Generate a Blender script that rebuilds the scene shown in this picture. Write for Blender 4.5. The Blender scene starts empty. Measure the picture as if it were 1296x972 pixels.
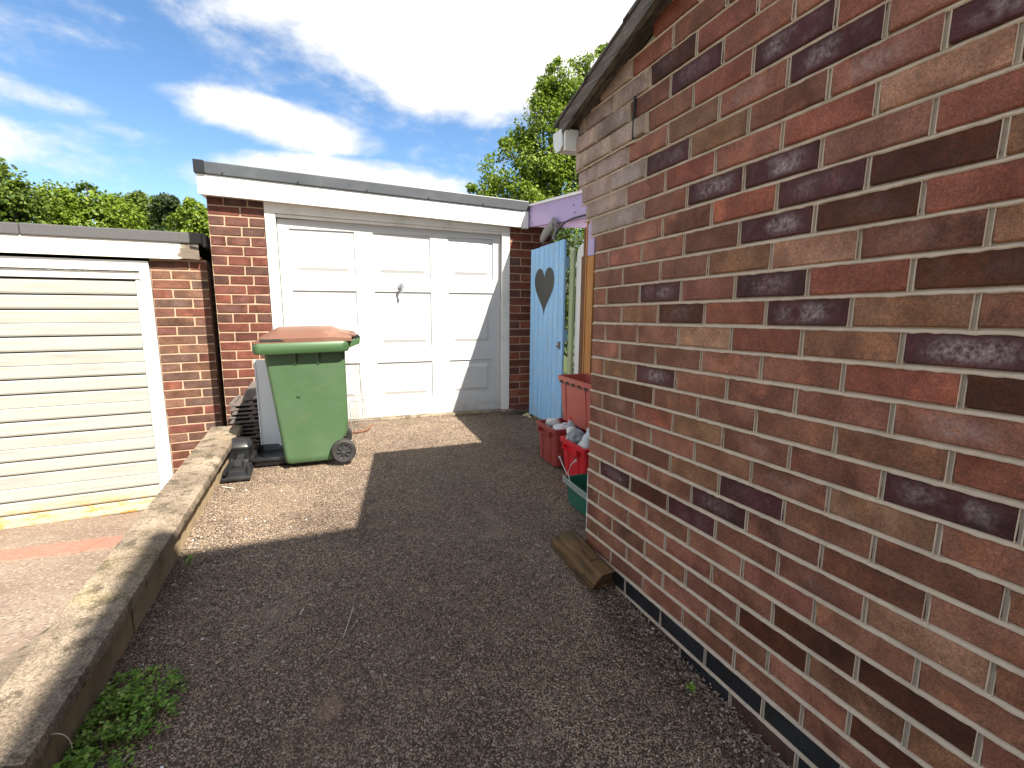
import bpy, bmesh, math, random
import numpy as np
from mathutils import Vector, Matrix, noise

random.seed(7); np.random.seed(7)
sc = bpy.context.scene
COL = sc.collection
UP = 1.25          # everything is laid out with the camera at height 0, then lifted by this

# ------------------------------------------------------------------ camera
YAW, PIT, ROLL, FPX = 0.3794, 0.165, 0.007, 605.5
f0 = Vector((math.sin(YAW) * math.cos(PIT), math.cos(YAW) * math.cos(PIT), -math.sin(PIT)))
r0 = Vector((math.cos(YAW), -math.sin(YAW), 0))
u0 = r0.cross(f0)
a, b = math.cos(ROLL), math.sin(ROLL)
rr = r0 * a + u0 * b; uu = u0 * a - r0 * b
cam_d = bpy.data.cameras.new('camera'); cam = bpy.data.objects.new('camera', cam_d); COL.objects.link(cam)
cam.matrix_world = Matrix(((rr.x, uu.x, -f0.x, 0), (rr.y, uu.y, -f0.y, 0), (rr.z, uu.z, -f0.z, UP), (0, 0, 0, 1)))
cam_d.sensor_width = 36; cam_d.lens = FPX / 1296 * 36
cam_d.clip_start = 0.02; cam_d.clip_end = 600
sc.camera = cam

# ------------------------------------------------------------------ sun, sky, exposure
SUN_DIR = Vector((0.385, -0.73, 1.0)).normalized()
EXPOSURE = 1.90
SUN_STRENGTH = 3.8
SKY_STRENGTH = 0.056
CLOUD_LIGHT = 0.38
sd = bpy.data.lights.new('sun', 'SUN'); sun = bpy.data.objects.new('sun', sd); COL.objects.link(sun)
sd.energy = SUN_STRENGTH; sd.angle = math.radians(0.5); sd.color = (1.0, 0.92, 0.80)
sun.rotation_euler = (-SUN_DIR).to_track_quat('-Z', 'Y').to_euler()
sc.view_settings.view_transform = 'Standard'; sc.view_settings.look = 'None'
sc.view_settings.exposure = EXPOSURE; sc.view_settings.gamma = 1


class NT:
    """small helper to write node trees"""
    def __init__(s, tree): s.t = tree; s.n = tree.nodes; s.l = tree.links
    def new(s, ty, **kw):
        n = s.n.new(ty)
        for k, v in kw.items():
            if k.startswith('_'): setattr(n, k[1:], v)
        return n
    def link(s, o, i): s.l.new(o, i)
    def put(s, sock, v):
        if isinstance(v, bpy.types.NodeSocket): s.l.new(v, sock)
        elif isinstance(v, (tuple, list)) and len(v) == 3 and sock.type == 'RGBA': sock.default_value = (*v, 1)
        else: sock.default_value = v
    def m(s, op, a, b=0.0, c=0.0, clamp=False):
        n = s.n.new('ShaderNodeMath'); n.operation = op; n.use_clamp = clamp
        for i, v in enumerate((a, b, c)):
            if i < len(n.inputs): s.put(n.inputs[i], v)
        return n.outputs[0]
    def ss(s, v, lo, hi, a=0.0, b=1.0):
        n = s.n.new('ShaderNodeMapRange'); n.interpolation_type = 'SMOOTHSTEP'
        for i, x in enumerate((v, lo, hi, a, b)): s.put(n.inputs[i], x)
        return n.outputs[0]
    def mix(s, f, a, b, mode='MIX'):
        n = s.n.new('ShaderNodeMix'); n.data_type = 'RGBA'; n.blend_type = mode
        s.put(n.inputs[0], f); s.put(n.inputs[6], a); s.put(n.inputs[7], b)
        return n.outputs[2]
    def noise(s, scale, detail=3, rough=0.5, vec=None, dist=0.0):
        n = s.n.new('ShaderNodeTexNoise'); n.inputs['Scale'].default_value = scale
        n.inputs['Detail'].default_value = detail; n.inputs['Roughness'].default_value = rough
        n.inputs['Distortion'].default_value = dist
        if vec is not None: s.l.new(vec, n.inputs['Vector'])
        return n.outputs['Fac']
    def voro(s, scale, vec=None, feat='F1', out='Distance'):
        n = s.n.new('ShaderNodeTexVoronoi'); n.feature = feat; n.inputs['Scale'].default_value = scale
        if vec is not None: s.l.new(vec, n.inputs['Vector'])
        return n.outputs[out]
    def coord(s, which='Object'): return s.n.new('ShaderNodeTexCoord').outputs[which]
    def scale(s, vec, v):
        n = s.n.new('ShaderNodeMapping'); s.l.new(vec, n.inputs['Vector']); n.inputs['Scale'].default_value = v
        return n.outputs[0]
    def bump(s, h, strength=0.3, dist=0.01):
        n = s.n.new('ShaderNodeBump'); n.inputs['Strength'].default_value = strength; n.inputs['Distance'].default_value = dist
        s.l.new(h, n.inputs['Height']); return n.outputs[0]


w = bpy.data.worlds.new('World'); sc.world = w; w.use_nodes = True
k = NT(w.node_tree); k.n.clear()
sky = k.new('ShaderNodeTexSky'); sky.sky_type = 'NISHITA'; sky.sun_disc = False
sky.sun_elevation = math.asin(SUN_DIR.z); sky.sun_rotation = math.atan2(SUN_DIR.x, SUN_DIR.y)
sky.air_density = 1.0; sky.dust_density = 0.3; sky.ozone_density = 2.5
hs = k.new('ShaderNodeHueSaturation'); hs.inputs['Saturation'].default_value = 1.15
k.link(sky.outputs[0], hs.inputs['Color'])
gen = k.coord('Generated')
sp = k.new('ShaderNodeSeparateXYZ'); k.link(gen, sp.inputs[0])
X, Y, Z = sp.outputs
az = k.m('MULTIPLY', k.m('ARCTAN2', X, Y), 57.2958)
el = k.m('MULTIPLY', k.m('ARCSINE', Z), 57.2958)
# cloud layer coordinates: direction flattened on a high plane
zz = k.m('ADD', k.m('MAXIMUM', Z, 0.0), 0.12)
cv = k.new('ShaderNodeCombineXYZ'); k.link(k.m('DIVIDE', X, zz), cv.inputs[0]); k.link(k.m('DIVIDE', Y, zz), cv.inputs[1])
puff = k.scale(gen, (1.0, 1.0, 2.0))
n1 = k.noise(6.5, 10, 0.60, puff, 0.15)
n2 = k.noise(0.35, 4, 0.5, cv.outputs[0], 0.0)
n3 = k.noise(17.0, 7, 0.6, puff, 0.2)


def ell(cx, cy, rx, ry, tilt=0.0, w_=1.0):
    dx = k.m('SUBTRACT', az, cx); dy = k.m('SUBTRACT', el, cy)
    dy = k.m('SUBTRACT', dy, k.m('MULTIPLY', dx, tilt))
    d = k.m('ADD', k.m('POWER', k.m('ABSOLUTE', k.m('DIVIDE', dx, rx)), 2.0), k.m('POWER', k.m('ABSOLUTE', k.m('DIVIDE', dy, ry)), 2.0))
    return k.m('MULTIPLY', k.m('SUBTRACT', 1.0, d), w_)


shapes = [ell(24, 33, 39, 14.0, 0.0, 1.9), ell(13, 24.5, 14, 6.0, -0.12, 1.2), ell(-2.5, 17.3, 11.0, 2.4, -0.10, 1.0), ell(3.0, 12.2, 16.0, 3.2, 0.0, 1.3),
          ell(-24.5, 12.4, 8.5, 2.2, -0.12, 0.6), ell(-21.0, 16.2, 5.2, 1.1, -0.1, 0.38), ell(-16, 14.7, 2.6, 0.7, -0.1, 0.22)]
c = shapes[0]
for s_ in shapes[1:]: c = k.m('MAXIMUM', c, s_)
away = k.m('SUBTRACT', k.m('ADD', k.m('POWER', k.m('ABSOLUTE', k.m('DIVIDE', k.m('SUBTRACT', az, 5.0), 52.0)), 2.0),
                           k.m('POWER', k.m('ABSOLUTE', k.m('DIVIDE', k.m('SUBTRACT', el, 15.0), 30.0)), 2.0)), 1.0)
unseen_clouds = k.m('SUBTRACT', k.m('MULTIPLY', n2, 4.0), 1.6)  # unseen clouds outside the view, cover raised to neutralise the blue ambient light
c = k.m('MAXIMUM', c, k.m('MULTIPLY', unseen_clouds, k.ss(away, 0.0, 0.8)))
c = k.m('MAXIMUM', c, -0.75)
dens = k.m('ADD', c, k.m('MULTIPLY', k.m('SUBTRACT', n1, 0.5), 1.9))
dens = k.m('ADD', dens, k.m('MULTIPLY', k.m('SUBTRACT', n3, 0.5), 0.7))
cov = k.ss(dens, -0.10, 0.85)
shade = k.ss(k.m('ADD', k.m('MULTIPLY', dens, 0.45), k.m('MULTIPLY', n3, 0.5)), 0.2, 0.95)
ccol = k.mix(shade, (0.74, 0.745, 0.75), (1.0, 0.98, 0.94))
bg1 = k.new('ShaderNodeBackground'); k.link(hs.outputs[0], bg1.inputs[0]); bg1.inputs[1].default_value = SKY_STRENGTH
bg2 = k.new('ShaderNodeBackground'); k.link(ccol, bg2.inputs[0]); bg2.inputs[1].default_value = CLOUD_LIGHT
mx = k.new('ShaderNodeMixShader'); k.link(k.m('MULTIPLY', cov, k.ss(Z, -0.02, 0.05)), mx.inputs[0])
k.link(bg1.outputs[0], mx.inputs[1]); k.link(bg2.outputs[0], mx.inputs[2])
wo = k.new('ShaderNodeOutputWorld'); k.link(mx.outputs[0], wo.inputs[0])

# ------------------------------------------------------------------ materials
MATS = {}


def mat(name, fn):
    m = bpy.data.materials.new(name); m.use_nodes = True
    t = NT(m.node_tree); t.n.clear()
    p = t.new('ShaderNodeBsdfPrincipled'); o = t.new('ShaderNodeOutputMaterial'); t.link(p.outputs[0], o.inputs[0])
    fn(t, p); MATS[name] = m
    return m


def plain(name, col, rough=0.6, var=0.12, scale=12, bump=0.15, bdist=0.002, dirt=None, dirt_amt=0.0, metal=0.0, dscale=3.0, spec=0.5):
    def fn(t, p):
        c = t.coord()
        n = t.noise(scale, 5, 0.6, c)
        c1 = tuple(x * (1 - var) for x in col); c2 = tuple(min(1, x * (1 + var)) for x in col)
        cc = t.mix(n, c1, c2)
        if dirt:
            cc = t.mix(t.m('MULTIPLY', t.ss(t.noise(dscale, 6, 0.65, c), 0.45, 0.75), dirt_amt), cc, dirt)
        t.put(p.inputs['Base Color'], cc); p.inputs['Roughness'].default_value = rough; p.inputs['Metallic'].default_value = metal
        p.inputs['Specular IOR Level'].default_value = spec
        if bump: t.link(t.bump(t.noise(scale * 4, 4, 0.6, c), bump, bdist), p.inputs['Normal'])
    return mat(name, fn)


def brick_mat(name, warm=1.0):
    def fn(t, p):
        oi = t.new('ShaderNodeObjectInfo')
        c = t.coord('Object')
        off = t.new('ShaderNodeVectorMath'); off.operation = 'ADD'
        sc_ = t.new('ShaderNodeVectorMath'); sc_.operation = 'SCALE'; t.link(oi.outputs['Location'], sc_.inputs[0]); sc_.inputs['Scale'].default_value = 3.7
        geo = t.new('ShaderNodeNewGeometry')
        t.link(geo.outputs['Position'], off.inputs[0]); t.link(sc_.outputs[0], off.inputs[1]); v = off.outputs[0]
        big = t.noise(9, 3, 0.55, v); mid = t.noise(45, 5, 0.65, v); fine = t.noise(260, 4, 0.8, v)
        base = oi.outputs['Color']
        tone = t.mix(t.ss(big, 0.3, 0.72), t.mix(1.0, base, (0.74, 0.68, 0.62), 'MULTIPLY'), t.mix(1.0, base, (1.22, 1.22, 1.2), 'MULTIPLY'))
        rnd = oi.outputs['Random']
        patch = t.m('MULTIPLY', t.ss(t.noise(7.5, 3, 0.6, v, 0.3), 0.44, 0.64), t.ss(rnd, 0.25, 0.9, 0.0, 0.75))
        tone = t.mix(patch, tone, t.mix(1.0, tone, (0.50, 0.42, 0.42), 'MULTIPLY'))
        patch2 = t.m('MULTIPLY', t.ss(t.noise(9.5, 2, 0.5, t.scale(v, (1.3, 1.3, 1.3)), 0.2), 0.56, 0.66), 0.55)
        tone = t.mix(patch2, tone, t.mix(1.0, tone, (1.45, 1.35, 1.15), 'MULTIPLY'))
        tone = t.mix(t.m('MULTIPLY', t.ss(mid, 0.35, 0.7), 0.35), tone, t.mix(1.0, tone, (1.45, 1.35, 1.3), 'MULTIPLY'))
        g = t.m('MULTIPLY', t.ss(fine, 0.3, 0.7, 0.62, 1.40), t.ss(t.noise(110, 4, 0.75, v), 0.3, 0.7, 0.80, 1.22))
        gc = t.new('ShaderNodeCombineColor'); [t.link(g, gc.inputs[i]) for i in range(3)]
        tone = t.mix(1.0, tone, gc.outputs[0], 'MULTIPLY')
        sp1 = t.ss(t.voro(230, v), 0.12, 0.02)
        tone = t.mix(t.m('MULTIPLY', sp1, t.ss(t.noise(14, 2, 0.5, v), 0.5, 0.7)), tone, (0.42, 0.36, 0.31))
        # white bloom, stronger in the middle of a brick, driven by the alpha of the object colour
        sep = t.new('ShaderNodeSeparateXYZ'); t.link(c, sep.inputs[0])
        edge = t.m('MULTIPLY', t.ss(t.m('ABSOLUTE', sep.outputs[1]), 0.102, 0.03), t.ss(t.m('ABSOLUTE', sep.outputs[2]), 0.033, 0.006))
        bl = t.m('MULTIPLY', t.m('MULTIPLY', edge, t.ss(t.noise(75, 8, 0.8, v), 0.34, 0.74)), t.ss(t.noise(11, 3, 0.6, v), 0.34, 0.58))
        tone = t.mix(t.m('MULTIPLY', bl, oi.outputs['Alpha']), tone, (0.46, 0.38, 0.38))
        t.put(p.inputs['Base Color'], tone)
        t.put(p.inputs['Roughness'], t.ss(mid, 0.3, 0.8, 0.62, 0.9))
        p.inputs['Specular IOR Level'].default_value = 0.35
        h = t.m('ADD', t.m('MULTIPLY', fine, 0.5), t.m('MULTIPLY', mid, 0.9))
        t.link(t.bump(h, 0.8, 0.0028), p.inputs['Normal'])
    return mat(name, fn)


brick_mat('fired_brick')
plain('mortar_beige', (0.55, 0.44, 0.335), 0.9, 0.22, 40, 0.5, 0.002, (0.36, 0.29, 0.22), 0.6, dscale=9)
plain('mortar_grey', (0.36, 0.31, 0.25), 0.95, 0.25, 60, 0.6, 0.002)
plain('mortar_cream', (0.40, 0.285, 0.195), 0.95, 0.2, 60, 0.5, 0.002)
plain('white_paint', (0.80, 0.80, 0.78), 0.45, 0.03, 8, 0.12, 0.001, (0.56, 0.54, 0.48), 0.25, dscale=2.2)
plain('door_white', (0.64, 0.64, 0.645), 0.35, 0.02, 5, 0.05, 0.001, (0.5, 0.48, 0.44), 0.3, dscale=1.8)
plain('frame_white', (0.74, 0.72, 0.68), 0.5, 0.06, 10, 0.2, 0.001, (0.42, 0.39, 0.34), 0.5, dscale=5)
plain('felt', (0.085, 0.085, 0.09), 0.95, 0.35, 160, 0.7, 0.002, (0.16, 0.155, 0.15), 0.5, dscale=300)
plain('trim_black', (0.055, 0.062, 0.072), 0.4, 0.2, 8, 0.1, 0.001, (0.12, 0.13, 0.14), 0.6, dscale=1.5)
plain('bin_green', (0.050, 0.105, 0.042), 0.42, 0.08, 3, 0.12, 0.0015, (0.075, 0.135, 0.065), 0.7, dscale=1.7)
def f_bin(t, p):
    c = t.coord()
    base = t.mix(t.noise(2.2, 4, 0.6, c), (0.045, 0.095, 0.040), (0.072, 0.130, 0.062))
    sc1 = t.ss(t.noise(1.0, 5, 0.7, t.scale(c, (60, 60, 7)), 0.6), 0.66, 0.74)
    base = t.mix(t.m('MULTIPLY', sc1, 0.35), base, (0.17, 0.22, 0.15))
    base = t.mix(t.m('MULTIPLY', t.ss(t.noise(6, 6, 0.7, c), 0.55, 0.72), 0.35), base, (0.12, 0.13, 0.085))
    t.put(p.inputs['Base Color'], base); t.put(p.inputs['Roughness'], t.ss(t.noise(5, 4, 0.6, c), 0.3, 0.7, 0.38, 0.6))
    t.link(t.bump(t.m('ADD', t.noise(4.5, 2, 0.5, c), t.m('MULTIPLY', t.noise(300, 2, 0.5, c), 0.04)), 0.35, 0.02), p.inputs['Normal'])


mat('bin_shell', f_bin)
plain('bin_brown', (0.15, 0.072, 0.048), 0.45, 0.12, 6, 0.1, 0.001, (0.30, 0.19, 0.125), 0.7, dscale=3)
plain('black_plastic', (0.014, 0.015, 0.017), 0.33, 0.25, 14, 0.2, 0.001, (0.06, 0.06, 0.06), 0.45, dscale=6)
plain('grey_plastic', (0.20, 0.215, 0.24), 0.45, 0.1, 8, 0.1, 0.001)
plain('hub_grey', (0.045, 0.046, 0.048), 0.4, 0.1, 8, 0.1, 0.001)
plain('sheet_grey', (0.60, 0.60, 0.60), 0.5, 0.1, 8, 0.1, 0.001)
plain('rubber', (0.018, 0.018, 0.018), 0.7, 0.3, 30, 0.3, 0.001, (0.05, 0.045, 0.04), 0.4)
plain('box_red_dark', (0.30, 0.045, 0.038), 0.5, 0.12, 8, 0.1, 0.001, (0.34, 0.13, 0.11), 0.5, dscale=4)
plain('box_red', (0.62, 0.02, 0.03), 0.4, 0.1, 8, 0.1, 0.001, (0.48, 0.05, 0.05), 0.3)
plain('box_red_faded', (0.46, 0.10, 0.075), 0.55, 0.12, 8, 0.12, 0.001, (0.40, 0.17, 0.13), 0.5, dscale=4)
plain('basket_green', (0.02, 0.13, 0.085), 0.45, 0.1, 8, 0.1, 0.001)
plain('wire_pale', (0.55, 0.55, 0.52), 0.4, 0.1, 8, 0.0)
plain('wire_grey', (0.20, 0.19, 0.18), 0.5, 0.2, 20, 0.0)
plain('rust', (0.17, 0.07, 0.03), 0.85, 0.3, 40, 0.4, 0.002)
plain('heart_grey', (0.022, 0.025, 0.025), 0.6, 0.1, 14, 0.1, 0.001)
plain('purple_paint', (0.43, 0.33, 0.56), 0.55, 0.07, 9, 0.25, 0.001, (0.30, 0.22, 0.40), 0.4, dscale=6)
plain('purple_paint_lit', (0.72, 0.50, 0.76), 0.55, 0.04, 9, 0.2, 0.001)  # pinkish lit look of a purple rail put into its base colour
plain('panel_white', (0.62, 0.63, 0.62), 0.4, 0.05, 9, 0.05, 0.001)
plain('slate', (0.10, 0.085, 0.078), 0.8, 0.35, 20, 0.5, 0.002, (0.20, 0.16, 0.14), 0.4)
plain('bag_grey', (0.28, 0.31, 0.31), 0.45, 0.25, 12, 0.4, 0.006)
plain('bottle_clear', (0.55, 0.60, 0.62), 0.15, 0.15, 22, 0.3, 0.004)
plain('print_blue', (0.06, 0.11, 0.34), 0.4, 0.3, 30, 0.0)
plain('tile_roof', (0.09, 0.075, 0.068), 0.85, 0.3, 20, 0.5, 0.003)
plain('render_grey', (0.24, 0.23, 0.22), 0.85, 0.1, 14, 0.2, 0.002)
plain('stone_pale', (0.50, 0.46, 0.40), 0.9, 0.35, 20, 0.4, 0.002)
plain('rubble_cream', (0.52, 0.46, 0.27), 0.9, 0.3, 20, 0.4, 0.002)
plain('brick_edge_red', (0.30, 0.135, 0.095), 0.9, 0.3, 60, 0.6, 0.003, (0.27, 0.20, 0.16), 0.7, dscale=14)


def f_asphalt(t, p):
    c = t.coord()
    big = t.noise(1.1, 4, 0.55, c); mid = t.noise(9, 5, 0.6, c); fine = t.noise(150, 4, 0.75, c)
    cell = t.new('ShaderNodeTexVoronoi'); cell.inputs['Scale'].default_value = 170; t.link(c, cell.inputs['Vector'])
    cell2 = t.new('ShaderNodeTexVoronoi'); cell2.inputs['Scale'].default_value = 120; t.link(c, cell2.inputs['Vector'])
    sepc = t.new('ShaderNodeSeparateColor'); t.link(cell.outputs['Color'], sepc.inputs[0])
    sepd = t.new('ShaderNodeSeparateColor'); t.link(cell2.outputs['Color'], sepd.inputs[0])
    base = t.mix(t.ss(big, 0.35, 0.7), (0.235, 0.168, 0.115), (0.37, 0.275, 0.19))
    base = t.mix(t.m('MULTIPLY', t.ss(mid, 0.45, 0.75), 0.55), base, (0.115, 0.070, 0.058))
    g = t.m('MULTIPLY', t.ss(sepc.outputs[0], 0.0, 1.0, 0.60, 1.6), t.ss(t.noise(420, 3, 0.8, c), 0.3, 0.7, 0.65, 1.35))
    gc = t.new('ShaderNodeCombineColor'); [t.link(g, gc.inputs[i]) for i in range(3)]
    base = t.mix(1.0, base, gc.outputs[0], 'MULTIPLY')
    base = t.mix(t.ss(cell.outputs['Distance'], 0.34, 0.62), base, (0.066, 0.047, 0.034))
    base = t.mix(t.m('MULTIPLY', t.ss(sepc.outputs[1], 0.93, 0.97), 0.6), base, (0.36, 0.31, 0.25))
    base = t.mix(t.ss(sepd.outputs[2], 0.984, 0.99), base, (0.36, 0.32, 0.27))
    base = t.mix(t.m('MULTIPLY', t.ss(t.noise(2.6, 6, 0.7, c, 1.0), 0.52, 0.70), 0.45), base, (0.26, 0.20, 0.15))
    base = t.mix(t.m('MULTIPLY', t.ss(t.noise(0.9, 5, 0.6, c, 0.5), 0.50, 0.62), 0.5), base, t.mix(1.0, base, (0.62, 0.60, 0.60), 'MULTIPLY'))
    blot = t.ss(t.noise(48, 6, 0.8, c), 0.34, 0.62, 0.68, 1.40); bc = t.new('ShaderNodeCombineColor'); [t.link(blot, bc.inputs[i]) for i in range(3)]
    base = t.mix(1.0, base, bc.outputs[0], 'MULTIPLY')
    for (sx, sy, sr, col_, am) in ((-0.04, 1.34, 0.06, (0.40, 0.26, 0.17), 0.7), (-0.06, 1.22, 0.16, (0.22, 0.13, 0.09), 0.3), (0.75, 2.9, 0.35, (0.11, 0.09, 0.07), 0.4), (-0.30, 2.9, 0.35, (0.34, 0.25, 0.17), 0.45)):
        dv = t.new('ShaderNodeVectorMath'); dv.operation = 'DISTANCE'; t.link(c, dv.inputs[0]); dv.inputs[1].default_value = (sx, sy, -1.18)
        q = t.m('ADD', t.m('DIVIDE', dv.outputs['Value'], sr), t.m('MULTIPLY', t.m('SUBTRACT', t.noise(14, 5, 0.7, c), 0.5), 1.6))
        base = t.mix(t.m('MULTIPLY', t.ss(q, 1.0, 0.45), am), base, t.mix(1.0, t.mix(0.5, base, col_), (1.1, 1.1, 1.1), 'MULTIPLY'))
    t.put(p.inputs['Base Color'], base)
    p.inputs['Roughness'].default_value = 0.8; p.inputs['Specular IOR Level'].default_value = 0.4
    h = t.m('ADD', t.m('MULTIPLY', t.m('SUBTRACT', 1.0, cell.outputs['Distance']), 0.9), t.m('MULTIPLY', fine, 0.8))
    h = t.m('ADD', h, t.m('MULTIPLY', t.m('SUBTRACT', 1.0, cell2.outputs['Distance']), 0.7))
    t.link(t.bump(h, 1.0, 0.008), p.inputs['Normal'])


mat('asphalt', f_asphalt)


def f_concrete(t, p):
    c = t.coord()
    n = t.noise(4, 6, 0.65, c); f_ = t.noise(60, 5, 0.7, c)
    base = t.mix(t.ss(n, 0.35, 0.68), (0.155, 0.122, 0.090), (0.265, 0.215, 0.160))
    base = t.mix(t.ss(t.noise(13, 6, 0.7, c), 0.5, 0.62), base, (0.085, 0.070, 0.050))
    base = t.mix(t.m('MULTIPLY', t.ss(t.noise(2.2, 5, 0.6, c), 0.55, 0.7), 0.55), base, (0.24, 0.19, 0.10))
    base = t.mix(t.m('MULTIPLY', t.ss(f_, 0.55, 0.75), 0.5), base, (0.36, 0.30, 0.23))
    gr = t.ss(t.noise(170, 4, 0.8, c), 0.32, 0.68, 0.45, 1.6); gcc = t.new('ShaderNodeCombineColor'); [t.link(gr, gcc.inputs[i]) for i in range(3)]
    base = t.mix(1.0, base, gcc.outputs[0], 'MULTIPLY')
    base = t.mix(t.m('MULTIPLY', t.ss(t.noise(28, 5, 0.75, c), 0.54, 0.64), 0.6), base, (0.085, 0.068, 0.048))
    t.put(p.inputs['Base Color'], base); p.inputs['Roughness'].default_value = 0.95; p.inputs['Specular IOR Level'].default_value = 0.2
    t.link(t.bump(t.m('ADD', f_, t.noise(180, 3, 0.7, c)), 0.6, 0.004), p.inputs['Normal'])


mat('concrete', f_concrete)


plain('mossy_concrete', (0.27, 0.20, 0.12), 0.95, 0.35, 30, 0.6, 0.004, (0.10, 0.085, 0.035), 0.7, dscale=7)


def f_side(t, p):
    c = t.coord()
    cell = t.new('ShaderNodeTexVoronoi'); cell.inputs['Scale'].default_value = 95; t.link(c, cell.inputs['Vector'])
    sepc = t.new('ShaderNodeSeparateColor'); t.link(cell.outputs['Color'], sepc.inputs[0])
    base = t.mix(t.ss(t.noise(1.4, 5, 0.6, c), 0.35, 0.7), (0.19, 0.135, 0.102), (0.275, 0.215, 0.165))
    base = t.mix(t.m('MULTIPLY', t.ss(sepc.outputs[1], 0.84, 0.9), 0.6), base, (0.40, 0.35, 0.29))
    base = t.mix(t.m('MULTIPLY', t.ss(sepc.outputs[0], 0.2, 0.1), 0.6), base, (0.09, 0.07, 0.06))
    t.put(p.inputs['Base Color'], base); p.inputs['Roughness'].default_value = 0.95; p.inputs['Specular IOR Level'].default_value = 0.2
    t.link(t.bump(t.m('ADD', t.noise(140, 4, 0.7, c), t.m('SUBTRACT', 1.0, cell.outputs['Distance'])), 0.6, 0.004), p.inputs['Normal'])


mat('worn_tarmac', f_side)


def wood(name, c1, c2, axis, rough=0.75, dirt=None, amt=0.0, ring=14, bump=0.5):
    def fn(t, p):
        c = t.coord()
        s = [ring * 6] * 3; s[axis] = ring * 0.35
        v = t.scale(c, s)
        n = t.noise(1.0, 6, 0.65, v, 0.6)
        cc = t.mix(t.ss(n, 0.3, 0.7), c1, c2)
        if dirt: cc = t.mix(t.m('MULTIPLY', t.ss(t.noise(7, 6, 0.65, c), 0.45, 0.7), amt), cc, dirt)
        t.put(p.inputs['Base Color'], cc); p.inputs['Roughness'].default_value = rough; p.inputs['Specular IOR Level'].default_value = 0.3
        t.link(t.bump(n, bump, 0.002), p.inputs['Normal'])
    return mat(name, fn)


wood('blue_boards', (0.20, 0.44, 0.74), (0.33, 0.58, 0.86), 2, 0.6, (0.34, 0.46, 0.54), 0.55, 10, 0.4)
wood('orange_timber', (0.36, 0.16, 0.045), (0.52, 0.25, 0.08), 2)
wood('dark_timber', (0.10, 0.045, 0.022), (0.20, 0.09, 0.04), 2)
wood('green_plank', (0.30, 0.36, 0.20), (0.40, 0.45, 0.27), 2)
wood('verge_board', (0.055, 0.045, 0.037), (0.21, 0.18, 0.15), 1, 0.9, (0.045, 0.04, 0.03), 0.55, 8)
wood('sleeper_wood', (0.050, 0.027, 0.012), (0.175, 0.098, 0.042), 1, 0.85, (0.06, 0.058, 0.022), 0.6, 9, 0.9)
wood('tree_bark', (0.05, 0.04, 0.03), (0.12, 0.10, 0.075), 2)


def f_slat(t, p):
    c = t.coord(); geo = t.new('ShaderNodeNewGeometry').outputs['Position']
    s = t.new('ShaderNodeSeparateXYZ'); t.link(geo, s.inputs[0])
    v = t.scale(geo, (1.5, 1.5, 24))
    base = t.mix(t.ss(t.noise(1.3, 5, 0.65, v), 0.4, 0.75), (0.345, 0.345, 0.31), (0.26, 0.258, 0.235))
    low = t.ss(s.outputs[2], -1.50 + UP, -1.70 + UP)
    r = t.m('MULTIPLY', t.ss(t.noise(9, 6, 0.7, t.scale(geo, (0.7, 0.7, 2.6))), 0.49, 0.57), low)
    base = t.mix(t.m('MULTIPLY', low, 0.2), base, (0.48, 0.38, 0.17))
    base = t.mix(r, base, t.mix(t.noise(30, 3, 0.5, geo), (0.36, 0.16, 0.045), (0.55, 0.36, 0.09)))
    sc_ = t.ss(t.noise(60, 3, 0.6, t.scale(geo, (0.6, 0.6, 3))), 0.70, 0.75)
    base = t.mix(t.m('MULTIPLY', sc_, 0.6), base, (0.3, 0.28, 0.25))
    t.put(p.inputs['Base Color'], base); p.inputs['Roughness'].default_value = 0.5
    t.link(t.bump(t.noise(20, 4, 0.6, v), 0.15, 0.002), p.inputs['Normal'])


mat('cream_slat', f_slat)


def f_door(t, p):
    geo = t.new('ShaderNodeNewGeometry').outputs['Position']; s = t.new('ShaderNodeSeparateXYZ'); t.link(geo, s.inputs[0])
    base = t.mix(t.noise(3, 5, 0.6, geo), (0.545, 0.545, 0.55), (0.50, 0.50, 0.50))
    low = t.ss(s.outputs[2], -0.86 + UP, -1.05 + UP)
    gm = t.m('MULTIPLY', t.ss(t.noise(16, 6, 0.7, t.scale(geo, (1, 1, 1.6))), 0.42, 0.62), low)
    base = t.mix(t.m('MULTIPLY', gm, 0.65), base, (0.36, 0.31, 0.24))
    run = t.m('MULTIPLY', t.ss(t.noise(22, 4, 0.6, t.scale(geo, (1.6, 1, 0.12))), 0.58, 0.74), 0.22)
    base = t.mix(run, base, (0.46, 0.43, 0.38))
    base = t.mix(t.ss(t.noise(55, 2, 0.5, geo), 0.76, 0.78), base, (0.30, 0.26, 0.21))
    t.put(p.inputs['Base Color'], base); p.inputs['Roughness'].default_value = 0.4
    t.link(t.bump(t.noise(9, 3, 0.5, geo), 0.12, 0.004), p.inputs['Normal'])


mat('grimy_door', f_door)


def f_rotboard(t, p):
    geo = t.new('ShaderNodeNewGeometry').outputs['Position']
    s = t.new('ShaderNodeSeparateXYZ'); t.link(geo, s.inputs[0])
    end = t.ss(s.outputs[0], -1.09, -0.98)
    lowz = t.ss(s.outputs[2], 0.46 + UP, 0.37 + UP)
    n = t.noise(9, 6, 0.7, t.scale(geo, (0.6, 1, 4)))
    r = t.ss(t.m('ADD', t.m('ADD', t.m('MULTIPLY', end, 0.42), t.m('MULTIPLY', lowz, 0.10)), n), 0.86, 0.93)
    base = t.mix(t.noise(5, 4, 0.6, geo), (0.80, 0.78, 0.71), (0.72, 0.69, 0.60))
    base = t.mix(r, base, t.mix(t.noise(30, 4, 0.6, t.scale(geo, (0.4, 1, 5))), (0.035, 0.028, 0.022), (0.26, 0.21, 0.16)))
    t.put(p.inputs['Base Color'], base); p.inputs['Roughness'].default_value = 0.7


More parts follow.
